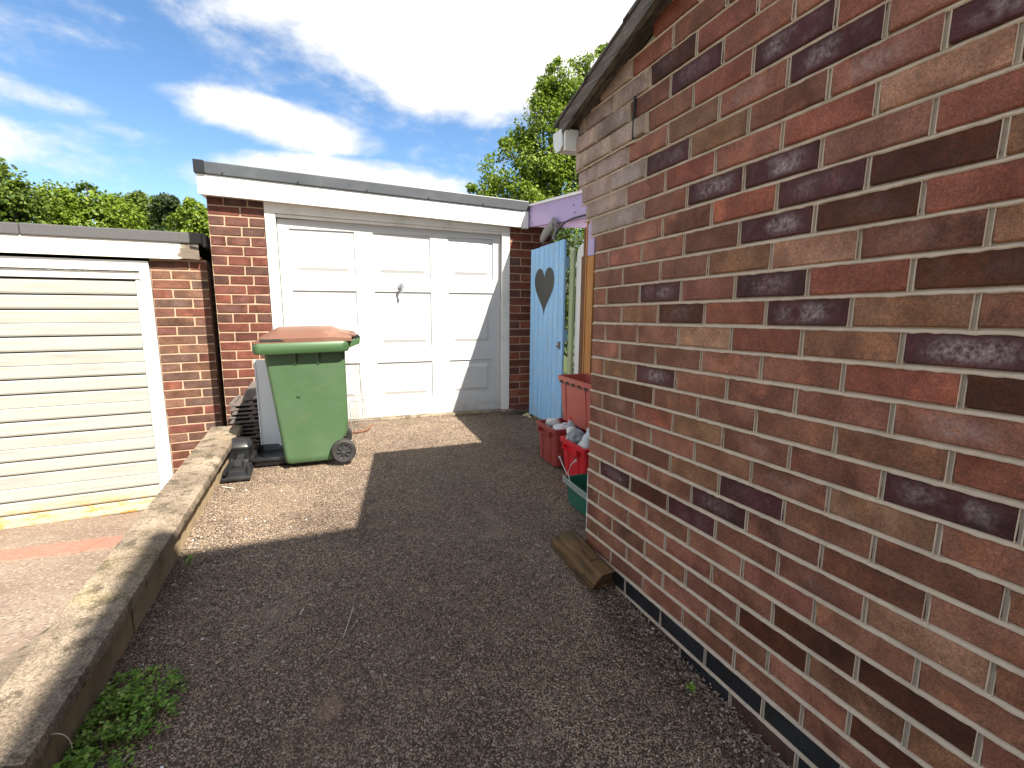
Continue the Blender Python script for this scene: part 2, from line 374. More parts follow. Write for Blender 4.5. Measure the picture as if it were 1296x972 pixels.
mat('peeling_white', f_rotboard)


def leaf_mat(name, c1, c2, c3, trans=0.35):
    def fn(t, p):
        g = t.new('ShaderNodeNewGeometry'); r = g.outputs['Random Per Island']
        cc = t.mix(t.ss(r, 0.0, 0.6), c1, c2); cc = t.mix(t.ss(r, 0.72, 1.0), cc, c3)
        t.put(p.inputs['Base Color'], cc); p.inputs['Roughness'].default_value = 0.5; p.inputs['Specular IOR Level'].default_value = 0.3
        tr = t.new('ShaderNodeBsdfTranslucent'); t.put(tr.inputs[0], t.mix(0.35, cc, (0.22, 0.30, 0.02)))
        ms = t.new('ShaderNodeMixShader'); ms.inputs[0].default_value = trans
        t.link(p.outputs[0], ms.inputs[1]); t.link(tr.outputs[0], ms.inputs[2])
        for n in t.n:
            if n.type == 'OUTPUT_MATERIAL': t.link(ms.outputs[0], n.inputs[0])
    return mat(name, fn)


leaf_mat('leaf_bright', (0.08, 0.14, 0.012), (0.155, 0.235, 0.02), (0.28, 0.34, 0.05), 0.42)
leaf_mat('leaf_mid', (0.055, 0.098, 0.014), (0.10, 0.155, 0.022), (0.17, 0.21, 0.035), 0.4)
leaf_mat('leaf_dark', (0.018, 0.036, 0.012), (0.035, 0.058, 0.018), (0.06, 0.085, 0.03), 0.2)
leaf_mat('leaf_weed', (0.07, 0.15, 0.018), (0.17, 0.32, 0.04), (0.36, 0.44, 0.13), 0.3)
leaf_mat('moss_green', (0.035, 0.045, 0.012), (0.06, 0.07, 0.02), (0.09, 0.09, 0.03), 0.1)
leaf_mat('grit_dark', (0.05, 0.036, 0.027), (0.25, 0.178, 0.122), (0.46, 0.36, 0.26), 0.0)
leaf_mat('grit_mix', (0.07, 0.055, 0.045), (0.17, 0.13, 0.105), (0.40, 0.35, 0.30), 0.0)


def f_grass(t, p):
    c = t.coord()
    t.put(p.inputs['Base Color'], t.mix(t.noise(0.6, 8, 0.7, c), (0.03, 0.055, 0.014), (0.07, 0.09, 0.03)))
    p.inputs['Roughness'].default_value = 0.95
    t.link(t.bump(t.noise(20, 5, 0.7, c), 0.8, 0.05), p.inputs['Normal'])


mat('grass_field', f_grass)


def f_brickwork(t, p):
    n = t.new('ShaderNodeTexBrick'); geo = t.coord('Object')
    s = t.new('ShaderNodeSeparateXYZ'); t.link(geo, s.inputs[0])
    cv_ = t.new('ShaderNodeCombineXYZ'); t.link(t.m('ADD', s.outputs[0], s.outputs[1]), cv_.inputs[0]); t.link(s.outputs[2], cv_.inputs[1])
    t.link(cv_.outputs[0], n.inputs['Vector'])
    for kk, v in {'Scale': 1.0, 'Mortar Size': 0.005, 'Brick Width': 0.225, 'Row Height': 0.075}.items(): n.inputs[kk].default_value = v
    t.put(n.inputs['Color1'], (0.20, 0.075, 0.05)); t.put(n.inputs['Color2'], (0.13, 0.055, 0.04)); t.put(n.inputs['Mortar'], (0.4, 0.34, 0.27))
    t.link(n.outputs[0], p.inputs['Base Color']); p.inputs['Roughness'].default_value = 0.9


mat('brickwork', f_brickwork)

# ------------------------------------------------------------------ builders


def tag(o, label=None, cat=None, group=None, kind=None):
    if label: o['label'] = label
    if cat: o['category'] = cat
    if group: o['group'] = group
    if kind: o['kind'] = kind
    return o


def empty(name, loc, label, cat, group=None):
    o = bpy.data.objects.new(name, None); COL.objects.link(o); o.location = loc; o.empty_display_size = 0.1
    return tag(o, label, cat, group)


class MB:
    def __init__(s): s.v = []; s.f = []
    def add(s, vs, fs):
        n = len(s.v); s.v += [tuple(x) for x in vs]; s.f += [tuple(i + n for i in q) for q in fs]; return s
    def box(s, x0, x1, y0, y1, z0, z1):
        return s.add([(x0, y0, z0), (x1, y0, z0), (x1, y1, z0), (x0, y1, z0), (x0, y0, z1), (x1, y0, z1), (x1, y1, z1), (x0, y1, z1)],
                     [(0, 3, 2, 1), (4, 5, 6, 7), (0, 1, 5, 4), (1, 2, 6, 5), (2, 3, 7, 6), (3, 0, 4, 7)])
    def hexa(s, p):   # 8 corners, bottom loop then top loop
        return s.add(p, [(0, 3, 2, 1), (4, 5, 6, 7), (0, 1, 5, 4), (1, 2, 6, 5), (2, 3, 7, 6), (3, 0, 4, 7)])
    def bar(s, a, b, w, h, upv=(0, 0, 1)):
        a, b = Vector(a), Vector(b); d = (b - a).normalized(); u = Vector(upv); sd_ = d.cross(u).normalized() * w / 2; u = sd_.cross(d).normalized() * h / 2
        P = [a - sd_ - u, a + sd_ - u, b + sd_ - u, b - sd_ - u, a - sd_ + u, a + sd_ + u, b + sd_ + u, b - sd_ + u]
        return s.hexa(P)
    def loft(s, rings, cap0=True, cap1=True):
        n0 = len(s.v); m = len(rings[0])
        for r in rings: s.v += [tuple(p) for p in r]
        for i in range(len(rings) - 1):
            for j in range(m):
                q = (j + 1) % m
                s.f.append((n0 + i * m + j, n0 + i * m + q, n0 + (i + 1) * m + q, n0 + (i + 1) * m + j))
        if cap0: s.f.append(tuple(n0 + j for j in reversed(range(m))))
        if cap1: s.f.append(tuple(n0 + (len(rings) - 1) * m + j for j in range(m)))
        return s
    def tube(s, pts, r, n=8, r1=None):
        pts = [Vector(p) for p in pts]; rings = []
        for i, p in enumerate(pts):
            d = (pts[min(i + 1, len(pts) - 1)] - pts[max(i - 1, 0)]).normalized()
            u = Vector((0, 0, 1)) if abs(d.z) < 0.9 else Vector((1, 0, 0))
            s1 = d.cross(u).normalized(); s2 = s1.cross(d)
            ra = r if r1 is None else r + (r1 - r) * i / (len(pts) - 1)
            rings.append([p + (s1 * math.cos(t) + s2 * math.sin(t)) * ra for t in [2 * math.pi * q / n for q in range(n)]])
        return s.loft(rings)
    def obj(s, name, m, parent=None, bevel=0.0, smooth=False, seg=2, base=None):
        me = bpy.data.meshes.new(name)
        vs = s.v
        if base is None and parent is not None: base = parent.get('_b')
        if base is not None: vs = [(x - base[0], y - base[1], z - base[2]) for x, y, z in vs]
        me.from_pydata(vs, [], s.f); me.validate()
        bm = bmesh.new(); bm.from_mesh(me); bmesh.ops.recalc_face_normals(bm, faces=bm.faces)
        if bevel: bmesh.ops.bevel(bm, geom=[e for e in bm.edges if e.calc_face_angle(0) > 0.3], offset=bevel, segments=seg, profile=0.6, affect='EDGES', clamp_overlap=True)
        bm.to_mesh(me); bm.free()
        if smooth: me.shade_smooth() if hasattr(me, 'shade_smooth') else None
        me.materials.append(MATS[m] if isinstance(m, str) else m)
        o = bpy.data.objects.new(name, me); COL.objects.link(o)
        if parent is not None: o.parent = parent
        elif base is not None: o.location = base
        return o


def smooth_by_angle(o, ang=0.6):
    me = o.data
    for p in me.polygons: p.use_smooth = True
    bm = bmesh.new(); bm.from_mesh(me)
    for e in bm.edges: e.smooth = e.calc_face_angle(0) < ang
    bm.to_mesh(me); bm.free()
    return o


def P(name, loc, label, cat, group=None):
    """an Empty at loc; parts written in scene coordinates are shifted to it"""
    o = empty(name, loc, label, cat, group); o['_b'] = loc
    return o


def sub(parent_part, thing):
    parent_part['_b'] = thing['_b']; return parent_part


# ------------------------------------------------------------------ ground
def zg(y):          # surface of the main driveway
    return -1.240 + 0.045 * min(y, 4.6)


MB().box(-200, 200, -150, 320, -2.6, -2.15).obj('ground', 'grass_field')
tag(bpy.data.objects['ground'], kind='structure')

# main driveway: dense sheet near the camera with real small relief
xs = np.concatenate([np.linspace(-0.68, 1.30, 150), np.linspace(1.36, 2.1, 12)])
ys = np.concatenate([np.linspace(-4.0, 0.2, 12), np.linspace(0.26, 4.45, 330)])
vs = []; fs = []
for y in ys:
    for x in xs:
        z = zg(y)
        z += 0.010 * noise.noise((x * 1.3, y * 1.3, 0)) + 0.0045 * noise.noise((x * 9, y * 9, 3)) + 0.0022 * noise.noise((x * 45, y * 45, 7)) + 0.003 * noise.noise((x * 90, y * 90, 1))
        if y < 1.9:
            d = (1.12 - x)
            if d < 0.17: z -= 0.045 * min(1, (0.17 - d) / 0.10) * (1 if y < 1.5 else (1.9 - y) / 0.4)
        vs.append((float(x), float(y), float(z)))
nx = len(xs)
for j in range(len(ys) - 1):
    for i in range(nx - 1): fs.append((j * nx + i, j * nx + i + 1, (j + 1) * nx + i + 1, (j + 1) * nx + i))
m_ = MB(); m_.v = vs; m_.f = fs
dr = m_.obj('driveway', 'asphalt', smooth=True); tag(dr, kind='structure')
for p_ in dr.data.polygons: p_.use_smooth = True
# body of earth under the raised driveway
MB().hexa([(-0.66, -4, -2.2), (5, -4, -2.2), (5, 4.4, -2.2), (-0.66, 4.4, -2.2), (-0.66, -4, zg(-4) - 0.09), (5, -4, zg(-4) - 0.09), (5, 4.4, zg(4.4) - 0.09), (-0.66, 4.4, zg(4.4) - 0.09)]).obj('raised_ground', 'worn_tarmac')
tag(bpy.data.objects['raised_ground'], kind='structure')
MB().box(1.95, 9, 1.9, 12, -2.1, -1.12).obj('garden_ground', 'grass_field'); tag(bpy.data.objects['garden_ground'], kind='structure')


def zs(y):          # neighbour's ramp
    if y < 1.2: return -1.0
    if y < 4.7: return -1.0 - 0.2115 * (y - 1.2) + (-0.03 * math.sin((y - 1.2) / 3.5 * math.pi))
    return -1.74


m_ = MB(); vs = []; xs2 = np.linspace(-7, -0.79, 70); ys2 = np.linspace(-4, 4.75, 110)
for y in ys2:
    for x in xs2: vs.append((float(x), float(y), zs(y) + 0.012 * noise.noise((x * 1.5, y * 1.5, 5)) + 0.003 * noise.noise((x * 14, y * 14, 5))))
for j in range(len(ys2) - 1):
    for i in range(len(xs2) - 1): fs_ = (j * 70 + i, j * 70 + i + 1, (j + 1) * 70 + i + 1, (j + 1) * 70 + i); m_.f.append(fs_)
m_.v = vs
o = m_.obj('neighbour_driveway', 'worn_tarmac'); tag(o, kind='structure')
for p_ in o.data.polygons: p_.use_smooth = True
# reddish strip of old brick edging laid in the ramp before the left garage door
m_ = MB()
RS = [(-2.55, 4.02), (-2.0, 4.06), (-1.6, 4.02), (-1.3, 3.86)]
for i in range(11):
    t0 = i / 11; t1 = (i + 0.93) / 11
    x0_, x1_ = -2.9 + 1.62 * t0, -2.9 + 1.62 * t1
    y0_ = 3.60 - 0.02 * i * 0.6; dz = 0.008 + 0.006 * random.random()
    m_.hexa([(x0_, y0_, zs(y0_) - 0.05), (x1_, y0_ - 0.01, zs(y0_) - 0.05), (x1_ + 0.03, y0_ + 0.30, zs(y0_ + .3) - 0.05), (x0_ + 0.03, y0_ + 0.31, zs(y0_ + .3) - 0.05),
             (x0_, y0_, zs(y0_) + dz), (x1_, y0_ - 0.01, zs(y0_) + dz), (x1_ + 0.03, y0_ + 0.30, zs(y0_ + .3) + dz), (x0_ + 0.03, y0_ + 0.31, zs(y0_ + .3) + dz)])
o = m_.obj('brick_strip', 'brick_edge_red', bevel=0.006, seg=1); tag(o, kind='structure')

# ------------------------------------------------------------------ brick machinery
BRICK_MESHES = {}


def brick_mesh(length, depth, height, var):
    key = (round(length, 3), depth, height, var)
    if key in BRICK_MESHES: return BRICK_MESHES[key]
    rnd = random.Random(var * 91 + int(length * 1000))
    me = bpy.data.meshes.new('brick')
    bm = bmesh.new(); bmesh.ops.create_cube(bm, size=1.0)
    for v_ in bm.verts:
        v_.co = Vector((v_.co.x * depth, v_.co.y * length, v_.co.z * height)) + Vector((rnd.uniform(-.0014, .0014), rnd.uniform(-.0030, .0030), rnd.uniform(-.0022, .0022)))
    bmesh.ops.bevel(bm, geom=bm.edges[:], offset=0.0032, segments=1, affect='EDGES')
    bm.to_mesh(me); bm.free(); me.materials.append(MATS['fired_brick'])
    BRICK_MESHES[key] = me
    return me


def put_brick(parent, center, length, depth, rot, color, bloom=0.0, label=None, height=0.0645):
    o = bpy.data.objects.new('brick', brick_mesh(length, depth, height, random.randrange(5)))
    COL.objects.link(o); o.parent = parent; bs = parent['_b']
    o.location = (center[0] - bs[0], center[1] - bs[1], center[2] - bs[2]); o.rotation_euler = rot
    o.color = (*color, bloom)
    return o


# palette (real colours of the fired clay)
PAL = {'m': (0.210, 0.092, 0.057), 'M': (0.172, 0.072, 0.046), 'p': (0.228, 0.094, 0.063), 'r': (0.222, 0.076, 0.048), 'R': (0.26, 0.084, 0.052),
       'd': (0.066, 0.019, 0.021), 'n': (0.074, 0.023, 0.010), 't': (0.285, 0.160, 0.098), 'o': (0.205, 0.102, 0.056), 'g': (0.30, 0.235, 0.205),
       'k': (0.016, 0.017, 0.02), 'b': (0.065, 0.035, 0.025)}

# =================================================================== RIGHT BRICK BUILDING
XR = 1.1214; Y0 = 1.638; Z0 = 0.0028; TL = -0.026
RB = P('brick_outbuilding', (XR, 0.0, zg(0)), 'brown and red brick building with a sloping roof verge, filling the right side', 'building')


def wz(z, y): return z + TL * (y - Y0)


# (row, brick index in the row counted from the far corner) -> kind, bloom
SPEC = {}
SPEC = {
 (-5, 7): ('d', 0.9),
 (-5, 9): ('d', 1.0),
 (-4, 10): ('d', 0.4),
 (-3, 9): ('d', 1.0),
 (-3, 11): ('n', 0.1),
 (-4, 12): ('n', 0.0),
 (-9, 9): ('d', 1.0),
 (-8, 10): ('d', 0.8),
 (-10, 6): ('d', 0.3),
 (-7, 5): ('d', 0.5),
 (-1, 9): ('d', 0.5),
 (0, 10): ('d', 1.0),
 (1, 13): ('d', 1.0),
 (-2, 12): ('M', 0.2),
 (-1, 13): ('n', 0.1),
 (-1, 5): ('d', 0.7),
 (3, 5): ('d', 0.8),
 (-7, 13): ('d', 1.0),
 (4, 4): ('n', 0.0),
 (8, 8): ('d', 0.4),
 (9, 3): ('d', 0.4),
 (9, 7): ('d', 0.3),
 (9, 5): ('n', 0.0),
 (7, 9): ('d', 0.2),
 (5, 13): ('d', 0.9),
 (12, 10): ('n', 0.0),
 (9, 11): ('M', 0.2),
 (13, 13): ('n', 0.0),
 (11, 13): ('n', 0.0),
 (-4, 8): ('R', 0.0),
 (2, 12): ('R', 0.0),
 (2, 14): ('n', 0.0),
 (5, 5): ('R', 0.0),
 (5, 3): ('M', 0.3),
 (-9, 7): ('r', 0.0),
 (-8, 8): ('p', 0.4),
 (-6, 10): ('r', 0.0),
 (-5, 13): ('r', 0.0),
 (-3, 13): ('r', 0.0),
 (1, 9): ('r', 0.0),
 (0, 8): ('r', 0.0),
 (-2, 10): ('t', 0.0),
 (0, 12): ('o', 0.0),
 (1, 7): ('t', 0.0),
 (-6, 12): ('t', 0.0),
 (-7, 7): ('o', 0.0),
 (6, 12): ('t', 0.0),
 (9, 13): ('t', 0.0),
 (12, 12): ('o', 0.0),
 (5, 9): ('M', 0.4),
 (6, 10): ('M', 0.3),
 (4, 12): ('m', 0.0),
 (3, 13): ('p', 0.5),
 (4, 14): ('r', 0.0),
 (1, 11): ('o', 0.0),
 (-1, 11): ('r', 0.0),
 (-11, 7): ('r', 0.0),
 (-11, 5): ('n', 0.2),
 (-7, 11): ('p', 0.6),
 (0, 6): ('n', 0.3),
 (8, 10): ('M', 0.1),
 (3, 7): ('m', 0.0),
 (11, 11): ('n', 0.0),
 (-2, 14): ('o', 0.0),
 (-8, 6): ('o', 0.2),
 (-6, 2): ('g', 0.4),
 (-13, 5): ('r', 0.0),
 (-4, 14): ('o', 0.0)

}
CORNER = {}
for r_ in range(-21, 17):
    CORNER[r_] = 1.851
CORNER[-5] = 1.895; CORNER[-6] = 1.945; CORNER[-7] = 1.985; CORNER[-8] = 2.02
for r_ in range(-21, -8): CORNER[r_] = 2.03


def verge_z(y): return 0.765 + 0.325 * (2.04 - y)      # underside line of the verge on the wall


nb = 0
hidden = MB()
mort = MB(); mort_perp = MB(); mort_lip = MB()
for r_ in range(-21, 17):
    zc = Z0 - (r_ + 0.5) * 0.075
    par = abs(r_) % 2
    # joints from the far corner towards the camera
    base = Y0 - (0.1125 if par else 0.0)
    j = base
    while j < CORNER[r_] - 0.09: j += 0.225
    if CORNER[r_] - (j - 0.225) > 0.30: pass
    js = [CORNER[r_] + 0.005]
    yj = j - 0.225 if j > CORNER[r_] - 0.05 else j
    while yj > -1.3: js.append(yj); yj -= 0.225
    for i in range(len(js) - 1):
        yb, ya = js[i], js[i + 1]; L = yb - ya - 0.0105; yc = (ya + yb) / 2
        z = wz(zc, yc)
        if z > verge_z(yc) + 0.02: continue
        proud = 0.0
        if r_ in (-9, -10) and yc > 1.60: proud = 0.010
        kd, bl = SPEC.get((r_, round((Y0 + 0.3 - yc) / 0.1125)), (None, 0))
        if kd is None:
            if r_ == 14 + 1: kd = 'k'
            elif r_ >= 16: kd = random.choice('kkb')
            elif yc > 1.62 and zc > 0.34: kd = 'g'; bl = 0.5
            else:
                kd = random.choice('mmmmmMMMpppor' if zc > -0.2 else 'mmmmmMMMppo')
        elif r_ >= 15: kd = 'k'
        col = PAL[kd]; q = random.uniform(0.86, 1.14)
        col = tuple(c_ * q * random.uniform(0.96, 1.04) for c_ in col)
        dpt = random.uniform(-0.001, 0.0012) - proud
        if yc > 0.22 and z < 1.25:
            put_brick(RB, (XR + 0.05 + dpt, yc, z + random.uniform(-.001, .001)), L, 0.1, (-0.026 + random.uniform(-.003, .003), 0, 0), col, bl)
            nb += 1
        else:
            y0h, y1h = ya + .005, yb - .005
            hidden.box(XR + dpt, XR + 0.1, y0h, y1h, z - 0.032, z + 0.032)
        if i > 0 or True:
            # perpend joint, slightly recessed with raised rough sides
            if ya > -1.2:
                for s_ in (-1, 1):
                    w_ = random.uniform(.0012, .0026)
                    mort_lip.box(XR + 0.0010 - proud, XR + 0.02, ya + s_ * 0.0050 - w_ / 2, ya + s_ * 0.0050 + w_ / 2, z - 0.033, z + 0.033)
                mort_perp.box(XR + 0.0060 - proud, XR + 0.03, ya - 0.0056, ya + 0.0056, z - 0.034, z + 0.034)
    # bed joint under this row: weather struck (top pushed in, bottom edge out), wavering
    nseg = 240; ytop = CORNER[r_] + 0.004; ybot = -1.2
    prev = None
    for q in range(nseg + 1):
        y = ytop + (ybot - ytop) * q / nseg
        zb = wz(zc - 0.0375, y)
        if zb > verge_z(y) + 0.02: prev = None; continue
        w1 = 0.0020 * noise.noise((y * 30, r_ * 3.1, 0)); w2 = 0.0028 * noise.noise((y * 42, r_ * 5.7, 4)) + 0.0034 * max(0, noise.noise((y * 110, r_ * 2, 9)))
        pr = 0.010 if (r_ in (-9,) and y > 1.60) else 0.0
        cur = [(XR + 0.0105 - pr, y, zb + 0.0062 + w1), (XR + 0.0075 - pr, y, zb + 0.0022 + w1), (XR - 0.0030 + w2 * 0.3 - pr, y, zb - 0.0048 - w2), (XR + 0.004 - pr, y, zb - 0.0080 - w2)]
        if prev:
            n0 = len(mort.v); mort.v += prev + cur
            for e in range(3): mort.f.append((n0 + e, n0 + e + 1, n0 + 4 + e + 1, n0 + 4 + e))
        prev = cur
o = mort.obj('bed_joint', 'mortar_beige', RB); o['kind'] = 'stuff'
for p_ in o.data.polygons: p_.use_smooth = True
o = mort_lip.obj('joint_lip', 'mortar_beige', RB); o['kind'] = 'stuff'
o = mort_perp.obj('upright_joint', 'mortar_grey', RB); o['kind'] = 'stuff'
if hidden.v: o = hidden.obj('upper_brickwork', 'brickwork', RB); o['kind'] = 'stuff'
# wall core behind the bricks (mortar plane) with gable outline; walls returning to the right
RIDGE_Y = -0.6
core = MB()
pts = [(-3.2, -1.7), (1.84, -1.7), (1.84, 0.34), (1.885, 0.36), (1.93, 0.44), (1.97, 0.52), (2.02, 0.60), (2.02, verge_z(2.02)), (RIDGE_Y, verge_z(RIDGE_Y)), (-3.2, verge_z(RIDGE_Y) - 0.325 * (RIDGE_Y + 3.2))]
n = len(pts)
core.add([(XR + 0.012, y, z) for y, z in pts] + [(XR + 0.2, y, z) for y, z in pts], [tuple(range(n)), tuple(range(2 * n - 1, n - 1, -1))] + [(i, (i + 1) % n, n + (i + 1) % n, n + i) for i in range(n)])
core.obj('wall_core', 'mortar_grey', RB)
MB().box(XR + 0.2, 5.4, 1.64, 1.838, -1.7, 0.76).obj('eaves_wall', 'brickwork', RB)
MB().box(XR + 0.2, 5.4, -3.2, -3.0, -1.7, 0.76).obj('rear_wall', 'brickwork', RB)
MB().box(5.2, 5.4, -3.0, 1.64, -1.7, 0.76).obj('end_wall', 'brickwork', RB)
MB().box(XR - 0.0115, XR - 0.004, 1.596, 1.603, wz(.606, 1.6), wz(.752, 1.6)).obj('slot_shade_strip', 'rubber', RB)  # dark strip laid on the brick face imitates shade in an upright slot
# roof slabs, verge board, tiles edge
def rz(y): return verge_z(y) if y > RIDGE_Y else verge_z(RIDGE_Y) - 0.325 * (RIDGE_Y - y)


for nm, ya, yb in (('roof_slope', RIDGE_Y, 2.10), ('roof_slope', -3.4, RIDGE_Y)):
    MB().hexa([(1.075, ya, rz(ya) + 0.028), (5.5, ya, rz(ya) + 0.028), (5.5, yb, rz(yb) + 0.028), (1.075, yb, rz(yb) + 0.028),
               (1.075, ya, rz(ya) + 0.056), (5.5, ya, rz(ya) + 0.056), (5.5, yb, rz(yb) + 0.056), (1.075, yb, rz(yb) + 0.056)]).obj(nm, 'tile_roof', RB)
# courses of tiles on the slope facing the garages
yy = 2.12; q = 0
while yy > RIDGE_Y:
    MB().hexa([(1.042, yy - 0.30, rz(yy - 0.30) + 0.058), (5.5, yy - 0.30, rz(yy - 0.30) + 0.058), (5.5, yy, rz(yy) + 0.060), (1.042, yy, rz(yy) + 0.060),
               (1.042, yy - 0.30, rz(yy - 0.30) + 0.066), (5.5, yy - 0.30, rz(yy - 0.30) + 0.066), (5.5, yy, rz(yy) + 0.076), (1.042, yy, rz(yy) + 0.076)]).obj('roof_tile_course', 'tile_roof', RB)
    yy -= 0.265
bb = MB(); N = 60
ringz = []
for i in range(N + 1):
    y = 2.075 + (RIDGE_Y - 2.075) * i / N
    wv = 0.004 * noise.noise((y * 5, 0, 0)) + 0.002 * noise.noise((y * 30, 3, 0))
    lift = 0.012 * math.exp(-((y - 1.72) / 0.10) ** 2)
    zb_ = rz(y) - 0.004 + wv; zt_ = rz(y) + 0.056 + wv * 0.6 + lift
    ringz.append([(1.048, y, zb_), (1.048, y, zt_), (1.072, y, zt_), (1.072, y, zb_)])
bb.loft(ringz); o = bb.obj('verge_board', 'verge_board', RB, bevel=0.0)
MB().hexa([(1.073, RIDGE_Y, rz(RIDGE_Y) + 0.02), (XR + 0.02, RIDGE_Y, rz(RIDGE_Y) + 0.02), (XR + 0.02, 2.06, rz(2.06) + 0.02), (1.073, 2.06, rz(2.06) + 0.02),
           (1.073, RIDGE_Y, rz(RIDGE_Y) + 0.027), (XR + 0.02, RIDGE_Y, rz(RIDGE_Y) + 0.027), (XR + 0.02, 2.06, rz(2.06) + 0.027), (1.073, 2.06, rz(2.06) + 0.027)]).obj('soffit', 'verge_board', RB)
# gutter along the eaves, with its end stop towards the drive
gt = MB()
prof = [(2.045, 0.70), (2.06, 0.685), (2.10, 0.685), (2.125, 0.715), (2.135, 0.775), (2.05, 0.775)]
gt.loft([[(x, y, z) for y, z in prof] for x in (1.045, 1.055)]); gt.obj('gutter_end', 'white_paint', RB, bevel=0.003)
g2 = MB()
inn = [(2.052, 0.705), (2.064, 0.692), (2.097, 0.692), (2.119, 0.717), (2.128, 0.775), (2.057, 0.775)]
g2.loft([[(x, y, z) for y, z in prof] for x in (1.056, 5.4)], False, False)
g2.obj('gutter', 'white_paint', RB)
MB().box(1.056, 1.12, 2.028, 2.044, 0.68, 0.77).obj('gutter_bracket', 'frame_white', RB)

# =================================================================== BACK GARAGE (white panelled door)
GA = -0.0344
ca, sa = math.cos(GA), math.sin(GA)


def gp(x, d, z):   # x along the garage face, d depth from its brick face (negative = towards the drive)
    s_ = x / ca
    return (x - d * (-sa) * -1 * 0 + d * (-sa), 4.411 + x * math.tan(GA) + d * ca, z)


def gbox(mb, x0, x1, d0, d1, z0, z1, dz=0.0):   # dz = drop of z per metre of x
    c = []
    for z in (z0, z1):
        for (x, d) in ((x0, d0), (x1, d0), (x1, d1), (x0, d1)): c.append(gp(x, d, z - dz * x))
    return mb.hexa(c)


WG = P('panelled_garage', (0.6, 4.42, zg(4.4)), 'brick garage with a white nine panel door and flat roof, straight ahead', 'garage')
RED = ['D1', 'D2', 'D3', 'D4', 'D5']
GPAL = [(0.105, 0.034, 0.023), (0.085, 0.028, 0.02), (0.12, 0.038, 0.025), (0.072, 0.034, 0.026), (0.095, 0.038, 0.028)]


def pier(parent, place, x0, widths_a, widths_b, ztop, zbot, rotz, pal, odd=0, dark_at=()):
    """courses of brick between ztop and zbot; widths alternate"""
    r = 0; z = ztop
    while z > zbot:
        x = x0
        for wd in (widths_a if (r + odd) % 2 == 0 else widths_b):
            col = random.choice(pal); q = random.uniform(0.8, 1.2)
            c_ = place(x + wd / 2, 0.05, z - 0.0375)
            o = put_brick(parent, c_, wd - 0.010, 0.1, (0, random.uniform(-.004, .004), rotz + math.pi / 2), tuple(v * q for v in col), random.choice((0, 0, 0.15)), height=0.0645)
            x += wd
        z -= 0.075; r += 1


def fplace(x, d, z): return gp(x, d, z)


pier(WG, fplace, -0.762, (0.225, 0.168), (0.1125, 0.168, 0.1125), 0.8125 - 0.0, -1.09, GA, GPAL, odd=1)
pier(WG, fplace, 1.703, (0.1125, 0.225, 0.1), (0.225, 0.1125, 0.1), 0.74, -1.09, GA, [(0.14, 0.042, 0.03), (0.10, 0.04, 0.032), (0.16, 0.05, 0.034), (0.19, 0.06, 0.036)], odd=0)
mb = MB(); gbox(mb, -0.760, -0.370, 0.0045, 0.20, -1.4, 0.82); gbox(mb, 1.705, 2.135, 0.0045, 0.20, -1.4, 0.78)
mb.obj('pier_mortar', 'mortar_cream', WG)['kind'] = 'stuff'
mb = MB(); gbox(mb, -0.755, -0.55, 0.21, 4.6, -1.8, 0.80); mb.obj('side_wall', 'brickwork', WG)
mb = MB(); gbox(mb, 1.93, 2.13, 0.21, 4.6, -1.8, 0.74); mb.obj('side_wall', 'brickwork', WG)
mb = MB(); gbox(mb, -0.55, 1.93, 4.4, 4.6, -1.8, 0.75); mb.obj('back_wall', 'brickwork', WG)
# roof and boards (the roof falls slightly to the right)
mb = MB(); gbox(mb, -0.75, 1.86, -0.02, 4.75, 0.925, 0.965, 0.036); mb.obj('flat_roof', 'felt', WG)
mb = MB(); gbox(mb, -0.795, 1.80, -0.075, -0.05, 0.772, 0.918, 0.036); o = mb.obj('fascia_board', 'white_paint', WG, bevel=0.003)
mb = MB(); gbox(mb, -0.795, -0.770, -0.048, 0.6, 0.780, 0.918, 0.036); mb.obj('side_fascia', 'white_paint', WG, bevel=0.002)
mb = MB(); gbox(mb, -0.768, 1.80, -0.048, 0.02, 0.775, 0.79, 0.036); mb.obj('soffit_strip', 'frame_white', WG)
mb = MB(); gbox(mb, 1.803, 1.86, -0.078, -0.03, 0.765, 0.92, 0.036); mb.obj('fascia_end_block', 'white_paint', WG, bevel=0.003)
mb = MB(); gbox(mb, -0.80, 1.86, -0.088, 0.03, 0.920, 1.008, 0.036); mb.obj('roof_edge_trim', 'trim_black', WG, bevel=0.006)
mb = MB(); gbox(mb, -0.808, -0.735, -0.092, 0.60, 0.918, 1.014, 0.036); mb.obj('roof_corner_trim', 'black_plastic', WG, bevel=0.006)
for x in (-0.62, -0.1, 0.42, 0.93, 1.42):
    mb = MB(); c_ = gp(x, -0.0885, 0.938 - 0.036 * x); mb.tube([c_, (c_[0], c_[1] - 0.006, c_[2])], 0.006, 8); mb.obj('trim_screw', 'rubber', WG)
    mb = MB(); c_ = gp(x + 0.02, -0.0755, 0.85 - 0.036 * x); mb.tube([c_, (c_[0], c_[1] - 0.003, c_[2])], 0.005, 8); mb.obj('fascia_nail', 'wire_grey', WG)
# door frame
mb = MB(); gbox(mb, -0.366, -0.290, -0.012, 0.09, -1.075, 0.735); mb.obj('door_jamb', 'frame_white', WG, bevel=0.003)
mb = MB(); gbox(mb, 1.625, 1.700, -0.012, 0.09, -1.065, 0.71); mb.obj('door_jamb', 'frame_white', WG, bevel=0.003)
mb = MB(); gbox(mb, -0.366, 1.700, -0.015, 0.085, 0.70, 0.79, 0.02); mb.obj('door_head', 'frame_white', WG, bevel=0.003)
mb = MB(); gbox(mb, -0.288, 1.623, -0.002, 0.05, 0.675, 0.698, 0.018); mb.obj('head_stop', 'frame_white', WG, bevel=0.002)
